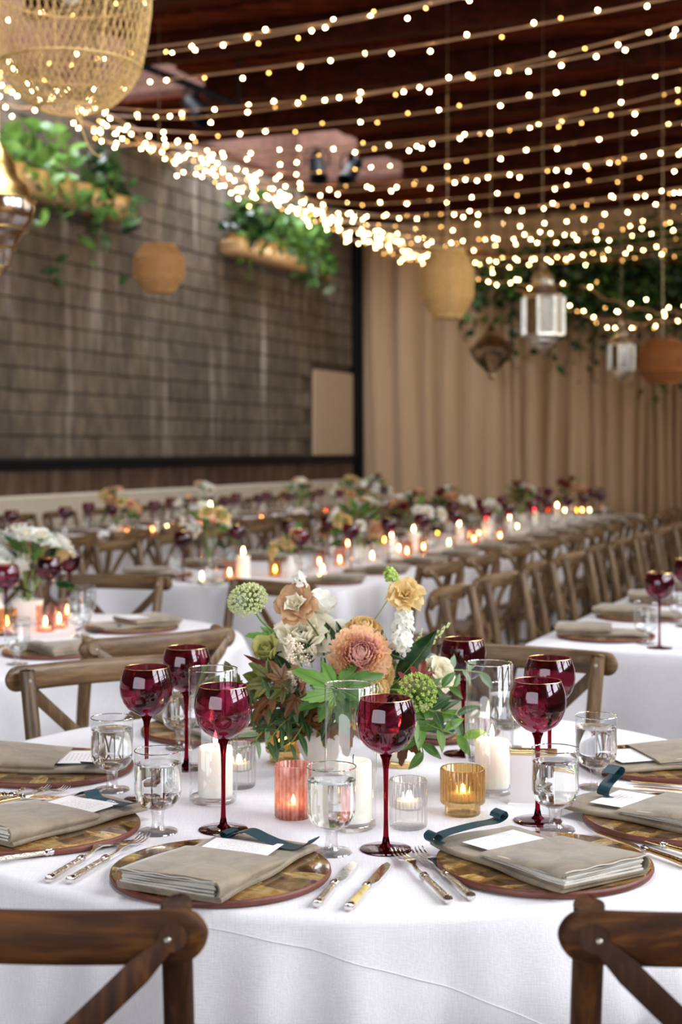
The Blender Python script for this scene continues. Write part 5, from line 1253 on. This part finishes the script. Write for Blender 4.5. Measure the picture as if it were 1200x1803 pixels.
# olive sprays low left, laurel sprays low right
sprig([(520, 1240, 2.78), (480, 1245, 2.75), (446, 1246, 2.73)], 9, .058, .016, 'leaf_olive', 3); sprig([(535, 1245, 2.77), (500, 1272, 2.73), (468, 1310, 2.70)], 11, .060, .017, 'leaf_olive', 5)
sprig([(545, 1258, 2.76), (525, 1290, 2.72), (500, 1325, 2.70)], 8, .052, .016, 'leaf_olive', 8); sprig([(520, 1250, 2.76), (470, 1280, 2.72), (438, 1318, 2.70)], 8, .046, .015, 'leaf_grey', 9)
sprig([(560, 1240, 2.76), (515, 1240, 2.72), (470, 1228, 2.70)], 8, .05, .016, 'leaf_olive', 12)
sprig([(690, 1230, 2.76), (745, 1215, 2.74), (805, 1208, 2.74)], 11, .050, .021, 'leaf', 15); sprig([(700, 1240, 2.75), (755, 1250, 2.71), (810, 1260, 2.70)], 9, .058, .026, 'leaf_olive', 18)
sprig([(700, 1248, 2.73), (760, 1278, 2.69), (822, 1300, 2.67)], 9, .062, .028, 'leaf_bright', 19); sprig([(705, 1250, 2.73), (735, 1285, 2.69), (745, 1330, 2.67)], 6, .055, .026, 'leaf', 23)
sprig([(720, 1200, 2.80), (790, 1180, 2.82), (852, 1185, 2.84)], 8, .045, .022, 'leaf_grey', 27); sprig([(420, 1200, 2.84), (385, 1190, 2.84), (325, 1215, 2.84)], 6, .05, .026, 'leaf_moss', 31)
# ------------------------------------------------------------------ background tables
def ring_lab(k): return ORD[k]
RO = [joined_bloom('rose', c, .1, s) for c, s in ((('pet_peach', 'pet_tan'), 1), (('pet_cream', 'pet_white'), 2), (('pet_white', 'pet_white'), 3), (('pet_pink', 'pet_peach'), 4), (('pet_green', 'pet_yellow'), 5), (('leaf_red', 'leaf_red'), 6))]
LB = G().add(leaf_vf(.075, .034, .3, .25, 6, 1)).mesh('leaf', m['leaf'], 0); LB2 = G().add(leaf_vf(.08, .03, .3, .25, 6, 1)).mesh('leaf', m['leaf_dark'], 0); LB3 = G().add(leaf_vf(.07, .028, .3, .25, 6, 1)).mesh('leaf', m['leaf_bright'], 0)
LOWV = G().add(lathe([(0, 0), (.04, 0), (.05, .01), (.055, .05), (.06, .075), (.057, .076), (.05, .03), (0, .025)], 20)).mesh('vase', m['ceramic'])
BUDV = G().add(lathe([(0, 0), (.025, 0), (.032, .02), (.03, .055), (.014, .09), (.016, .105), (.012, .104), (0, .08)], 16)).mesh('vase', m['ceramic'])
CYLV = G().add(lathe([(0, .001), (.038, .001), (.04, .006), (.04, .22)], 20)).mesh('vase', m['clear'])
def arrangement(loc, kind, seed, label, cols=None, spread=.16, group='arrangements on the tables behind'):
    r_ = random.Random(seed); o = EMP('flower_arrangement', loc, 0, label, 'flowers', group)
    if kind == 'low': OBJ('vase', LOWV, o); zc, nb, nl, hh = .12, 13, 30, .20
    elif kind == 'bud': OBJ('vase', BUDV, o); zc, nb, nl, hh = .11, 3, 8, .10; spread = .07
    else: OBJ('vase', CYLV, o); zc, nb, nl, hh = .20, 5, 14, .14; spread = .11
    cols = cols or (0, 1, 2, 3, 4, 5)
    for k in range(nl):
        a = r_.uniform(0, 6.28); el = r_.uniform(-.2, 1.3); d = Vector((cos(a)*cos(el), sin(a)*cos(el), sin(el)*1.0))
        mt = Matrix.Translation(Vector((0, 0, zc))+Vector((d.x*spread*.6, d.y*spread*.6, d.z*hh*.8))) @ d.to_track_quat('Y', 'Z').to_matrix().to_4x4() @ Matrix.Rotation(r_.uniform(-1, 1), 4, 'Y') @ Matrix.Scale(r_.uniform(.8, 1.5), 4)
        OBJ('leaf', r_.choice([LB, LB, LB2, LB3]), o, mw=mt)
    for k in range(nb):
        a = k*2.4+seed; el = .25+1.2*((k*0.618) % 1); d = Vector((cos(a)*cos(el), sin(a)*cos(el), sin(el)))
        mt = Matrix.Translation(Vector((0, 0, zc))+Vector((d.x*spread, d.y*spread, d.z*hh*1.05))) @ d.to_track_quat('Z', 'Y').to_matrix().to_4x4() @ Matrix.Scale(r_.uniform(.9, 1.4), 4)
        OBJ('rose', RO[cols[k % len(cols)]], o, mw=mt)
        p = mt.to_translation(); OBJ('stem', G().add(tube([(0, 0, zc*.5), (p.x*.5, p.y*.5, zc*.5+p.z*.45), p], .0018, 4)).mesh('stem', m['stem']), o)
    return o
TUM = G().add(lathe([(0, .001), (.029, .001), (.032, .004), (.033, .09)], 18)).mesh('cup', m['pink_thin']); TUA = G().add(lathe([(0, .001), (.029, .001), (.032, .004), (.036, .078)], 18)).mesh('cup', m['amber_thin']); TUC = G().add(lathe([(0, .001), (.029, .001), (.032, .004), (.032, .08)], 18)).mesh('cup', m['clear'])
TW = G().add(lathe([(.019, 0), (.019, .013), (.0001, .012)], 12)).mesh('wax', m['wax'])
FLB = G().add(lathe([(.0002, 0), (.0062, .012), (.004, .026), (.0003, .036)], 8)).mesh('flame', m['flame'])
def tea(loc, kind, label):
    o = EMP('tealight_votive', loc, 0, label, 'candle', 'votives on the tables behind')
    OBJ('cup', {'p': TUM, 'a': TUA, 'c': TUC}[kind], o); OBJ('wax', TW, o, (0, 0, .004)); OBJ('flame', FLB, o, (0, 0, .018)); return o
PILB = candle_me(.031, .10, 20)
def pil(loc, label, sc=1.0):
    o = OBJ('pillar_candle', PILB, None, loc); o.scale = (sc,)*3; TAG(o, label, 'candle', 'pillar candles on the tables behind'); OBJ('wick', WK, o, (0, 0, .1)); OBJ('flame', FLB, o, (0, 0, .102)); return o
def seat_row(s_edge, sgn, t0, n, where, grp, step=0.6, rich=True):
    """place settings along one side of a long table: sgn +1 when the table lies towards +s of the edge"""
    for k in range(n):
        t = t0+step*k; e = ring_lab(k)+' from near end, '+where; rz = RZ-sgn*pi/2
        c = R(s_edge+sgn*.20, t, TZ+.0006); charger2.at(c, rz, 'mica charger, '+e, 'chargers '+grp)
        napkin2.at(R(s_edge+sgn*.19, t, TZ+.0135), rz+rnd.uniform(-.2, .2), 'taupe napkin on a charger, '+e, 'napkins '+grp)
        if rich:
            wine2.at(R(s_edge+sgn*.42+rnd.uniform(-.02, .02), t-sgn*.19, TZ), 0, 'burgundy wine glass, '+e, 'wine glasses '+grp)
            gob2.at(R(s_edge+sgn*.35+rnd.uniform(-.02, .02), t-sgn*.11, TZ), 0, 'clear stemmed water glass, '+e, 'water glasses '+grp)
seat_row(T2[1], -1, 6.25, 12, "right side of center table", "right side of the center table")
seat_row(T2[0], 1, 6.25, 12, "left side of center table", "left side of the center table")
seat_row(T4[0], 1, 4.80, 11, "left side of right table", 'left side of the right table')
seat_row(T3[1], -1, 6.9, 13, "inner side of wall table", 'center side of the wall table')
seat_row(T3[0], 1, 9.2, 9, "block wall side of wall table", 'block wall side of the wall table')
# runner of candles and flowers along the long center table
mid2 = (T2[0]+T2[1])/2
LA = ['clear cylinder of cream roses and greens', 'white bud vase with trailing greens', 'white bud vase of peach blooms', 'low bowl of peach and cream roses', 'widest bowl of roses and greens', 'low bowl of peach and dark red blooms', 'bud vase of white blooms', 'farthest low bowl of blooms']
for k, (px, py, kind, cols, sp) in enumerate([(367, 1023, 'cyl', (1, 4, 1), .1), (511, 1017, 'bud', (4, 3, 4), .1), (581, 976, 'bud', (0, 0, 1), .1), (632, 984, 'low', (0, 1, 4, 1), .16), (728, 957, 'low', (0, 1, 2, 5), .20), (795, 938, 'low', (0, 5, 1, 2), .16), (864, 934, 'bud', (2, 2, 1), .1), (915, 921, 'low', (1, 0, 5), .15)]):
    arrangement(PT(px, py), kind, 40+k, LA[k]+f', {ORD[k]} from center table near end', cols, sp)
for k, (px, py) in enumerate([(428, 1018), (689, 980), (728, 968), (808, 955), (856, 946), (896, 940), (940, 925), (980, 915)]):
    pil(PT(px, py), f'lit white pillar candle, {ORD[k]} from the near end of the center table', 1.1)
for k, (px, py, kd) in enumerate([(355, 1027, 'c'), (404, 1020, 'p'), (484, 1014, 'a'), (568, 1013, 'c'), (562, 1000, 'p'), (598, 996, 'p'), (655, 988, 'c'), (645, 974, 'p'), (702, 975, 'c'), (716, 980, 'p'), (612, 966, 'p'), (676, 960, 'a'), (745, 972, 'p'), (790, 964, 'c'), (826, 950, 'p'), (834, 957, 'p'), (842, 947, 'c'), (880, 951, 'p'), (770, 945, 'a'), (910, 934, 'c')]):
    tea(PT(px, py), kd, {'p': 'blush', 'a': 'amber', 'c': 'clear'}[kd]+f' votive with a flame, {ORD[k]} of those along the center table')
# greens lying on the cloth at the near end of the center table
o = OBJ('greenery_sprig', G().add(tube([PT(352, 1030)+Vector((0, 0, .008)), PT(380, 1034)+Vector((0, 0, .012)), PT(412, 1024)+Vector((0, 0, .008))], .003, 6)).mesh('greenery_sprig', m['stem'])); TAG(o, 'dark green sprig lying at the near edge of the center table', 'greenery')
for k in range(9):
    p = PT(350+k*8, 1030+3*sin(k))+Vector((0, 0, .012)); OBJ('leaf', LB2, o, mw=Matrix.Translation(p) @ Matrix.Rotation(k*2.1, 4, 'Z') @ Matrix.Rotation(.3, 4, 'X'))
# wall table
mid3 = (T3[0]+T3[1])/2
for k, (t, ds, kind, cols) in enumerate([(9.0, .1, 'low', (0, 4, 3)), (9.9, .15, 'bud', (1, 1, 2)), (10.5, .0, 'cyl', (3, 2, 2)), (12.3, .05, 'low', (0, 5, 3, 1)), (13.4, .1, 'low', (0, 1, 4)), (14.4, 0, 'low', (1, 2, 5))]):
    arrangement(R(mid3+ds, t, TZ), kind, 70+k, ['low bowl of peach and yellow blooms', 'bud vase of cream roses', 'tall glass of white and pink blooms', 'low bowl of peach and dark red blooms', 'low bowl of mixed blooms', 'farthest low bowl'][k]+f', {ORD[k]} from the left on the wall table', cols)
pil(R(mid3+.18, 10.3, TZ), 'tall white pillar candle by the tall glass on the wall table', 1.5)
for k, (t, ds, kd) in enumerate([(8.9, .25, 'p'), (9.15, .3, 'p'), (9.35, .2, 'c'), (9.5, .3, 'a'), (9.6, .18, 'c'), (10.0, .25, 'p'), (10.1, .3, 'p'), (11.8, .3, 'c'), (12.4, .3, 'p'), (12.6, .2, 'p'), (13.0, .3, 'c'), (13.3, .3, 'p'), (11.2, .2, 'p')]):
    tea(R(mid3+ds, t, TZ), kd, {'p': 'blush', 'a': 'amber', 'c': 'clear'}[kd]+f' votive with a flame, {ORD[k]} from the left on the wall table')
# second round table
def T1p(px, py, dz=0): return PT(px, py)+Vector((0, 0, dz))
for px, py, l in ((10, 1118, 'leftmost burgundy glass on the second round table, cut by the edge'), (86, 1098, 'burgundy glass in front on the second round table'), (122, 1076, 'burgundy glass behind on the second round table'), (62, 1070, 'burgundy glass half hidden at the back of the second round table')):
    wine2.at(T1p(px, py), 0, l, 'wine glasses on the second round table')
for px, py, l in ((140, 1122, 'water glass at the right of the second round table'), (150, 1098, 'water glass behind the napkins of the second round table'), (30, 1170, 'water glass at the left front of the second round table')):
    gob2.at(T1p(px, py), 0, l, 'water glasses on the second round table')
for px, py, kd, l in ((80, 1112, 'p', 'left blush votive on the second round table'), (104, 1106, 'p', 'right blush votive on the second round table'), (12, 1112, 'a', 'amber votive on the second round table'), (118, 1090, 'c', 'clear votive on the second round table')):
    tea(T1p(px, py), kd, l)
arrangement(T1p(48, 1092), 'low', 91, 'white and lime blooms with red leaves on the second round table', (2, 1, 4, 5, 2), .17)
bl = EMP('white_bloom', T1p(-6, 1095), 0, 'large white bloom in a slim vase at the left edge', 'flowers')
OBJ('vase', BUDV, bl); OBJ('bloom', RO[2], bl, (.02, -.02, .19), (.5, .2, 0), 2.4); OBJ('bloom', RO[1], bl, (-.03, .05, .27), (.2, -.2, 0), 1.7); OBJ('leaf', LB2, bl, (.05, 0, .12), (0, .3, -1.2), 1.2); OBJ('stem', G().add(tube([(0, 0, .05), (.02, -.02, .18)], .002, 5)).mesh('stem', m['stem']), bl)
for px, py, rot, l in ((232, 1108, 0, 'at the right of the second round table'), (98, 1150, 0, 'at the front of the second round table')):
    p = T1p(px, py, .0006); rz = dir_to(C1, p); charger2.at(p, rz, 'mica charger '+l, 'chargers on the second round table'); napkin2.at(p+Vector((0, 0, .0129)), rz, 'taupe napkin '+l, 'napkins on the second round table')
    q = OBJ('menu_card', card_me, None, p+Vector((0, 0, .0427)), (0, 0, rz)); TAG(q, 'white card on the napkin '+l, 'card', 'menu cards on the second table')
o = OBJ('name_ribbon', rib_c, None, T1p(172, 1116, .0015), (0, 0, .4)); TAG(o, 'teal ribbon at the right of the second round table', 'ribbon', 'teal ribbons')
cutlery('dinner_fork', T1p(50, 1128), T1p(-10, 1146), 'fork', m['goldware'], 'fork at the left of the second round table')
# small dark wooden table at the far end
c = P(1003, 905, 14.3); o = EMP('wooden_table', (c.x, c.y, 0), 0, 'small round dark wooden table with candles before the drapes', 'table')
OBJ('tabletop', G().add(lathe([(.40, TZ-.035), (.43, TZ-.03), (.435, TZ-.015), (.43, TZ), (.0001, TZ)], 40, cap0=True)).mesh('tabletop', m['wood_dark']), o)
OBJ('pedestal', G().add(lathe([(.24, 0), (.25, .03), (.08, .07), (.05, .2), (.06, .5), (.09, TZ-.03)], 20, cap0=True)).mesh('pedestal', m['wood_dark']), o)
ct = Vector((c.x, c.y, TZ)); arrangement(ct+Vector((.02, .1, 0)), 'low', 120, 'dark red and blush blooms on the small wooden table', (5, 5, 3, 0), .16)
for k, (dx, dy) in enumerate([(-.16, -.22), (-.09, -.25), (.02, -.28), (.08, -.24), (.15, -.24), (-.24, -.15)]): tea(ct+Vector((dx, dy, 0)), 'pca'[k % 3], f'votive with a flame, {ORD[k]} from the left on the small wooden table' if k < 5 else 'amber votive at the left rim of the small wooden table')
for k, (dx, dy) in enumerate([(-.32, .0), (-.2, .12), (.3, .05), (.22, -.05)]): wine2.at(ct+Vector((dx, dy, 0)), 0, ['leftmost', 'second', 'rightmost', 'third'][k]+' burgundy glass on the small wooden table', 'wine glasses on the small wooden table')
for k, q in enumerate(used_l): pass
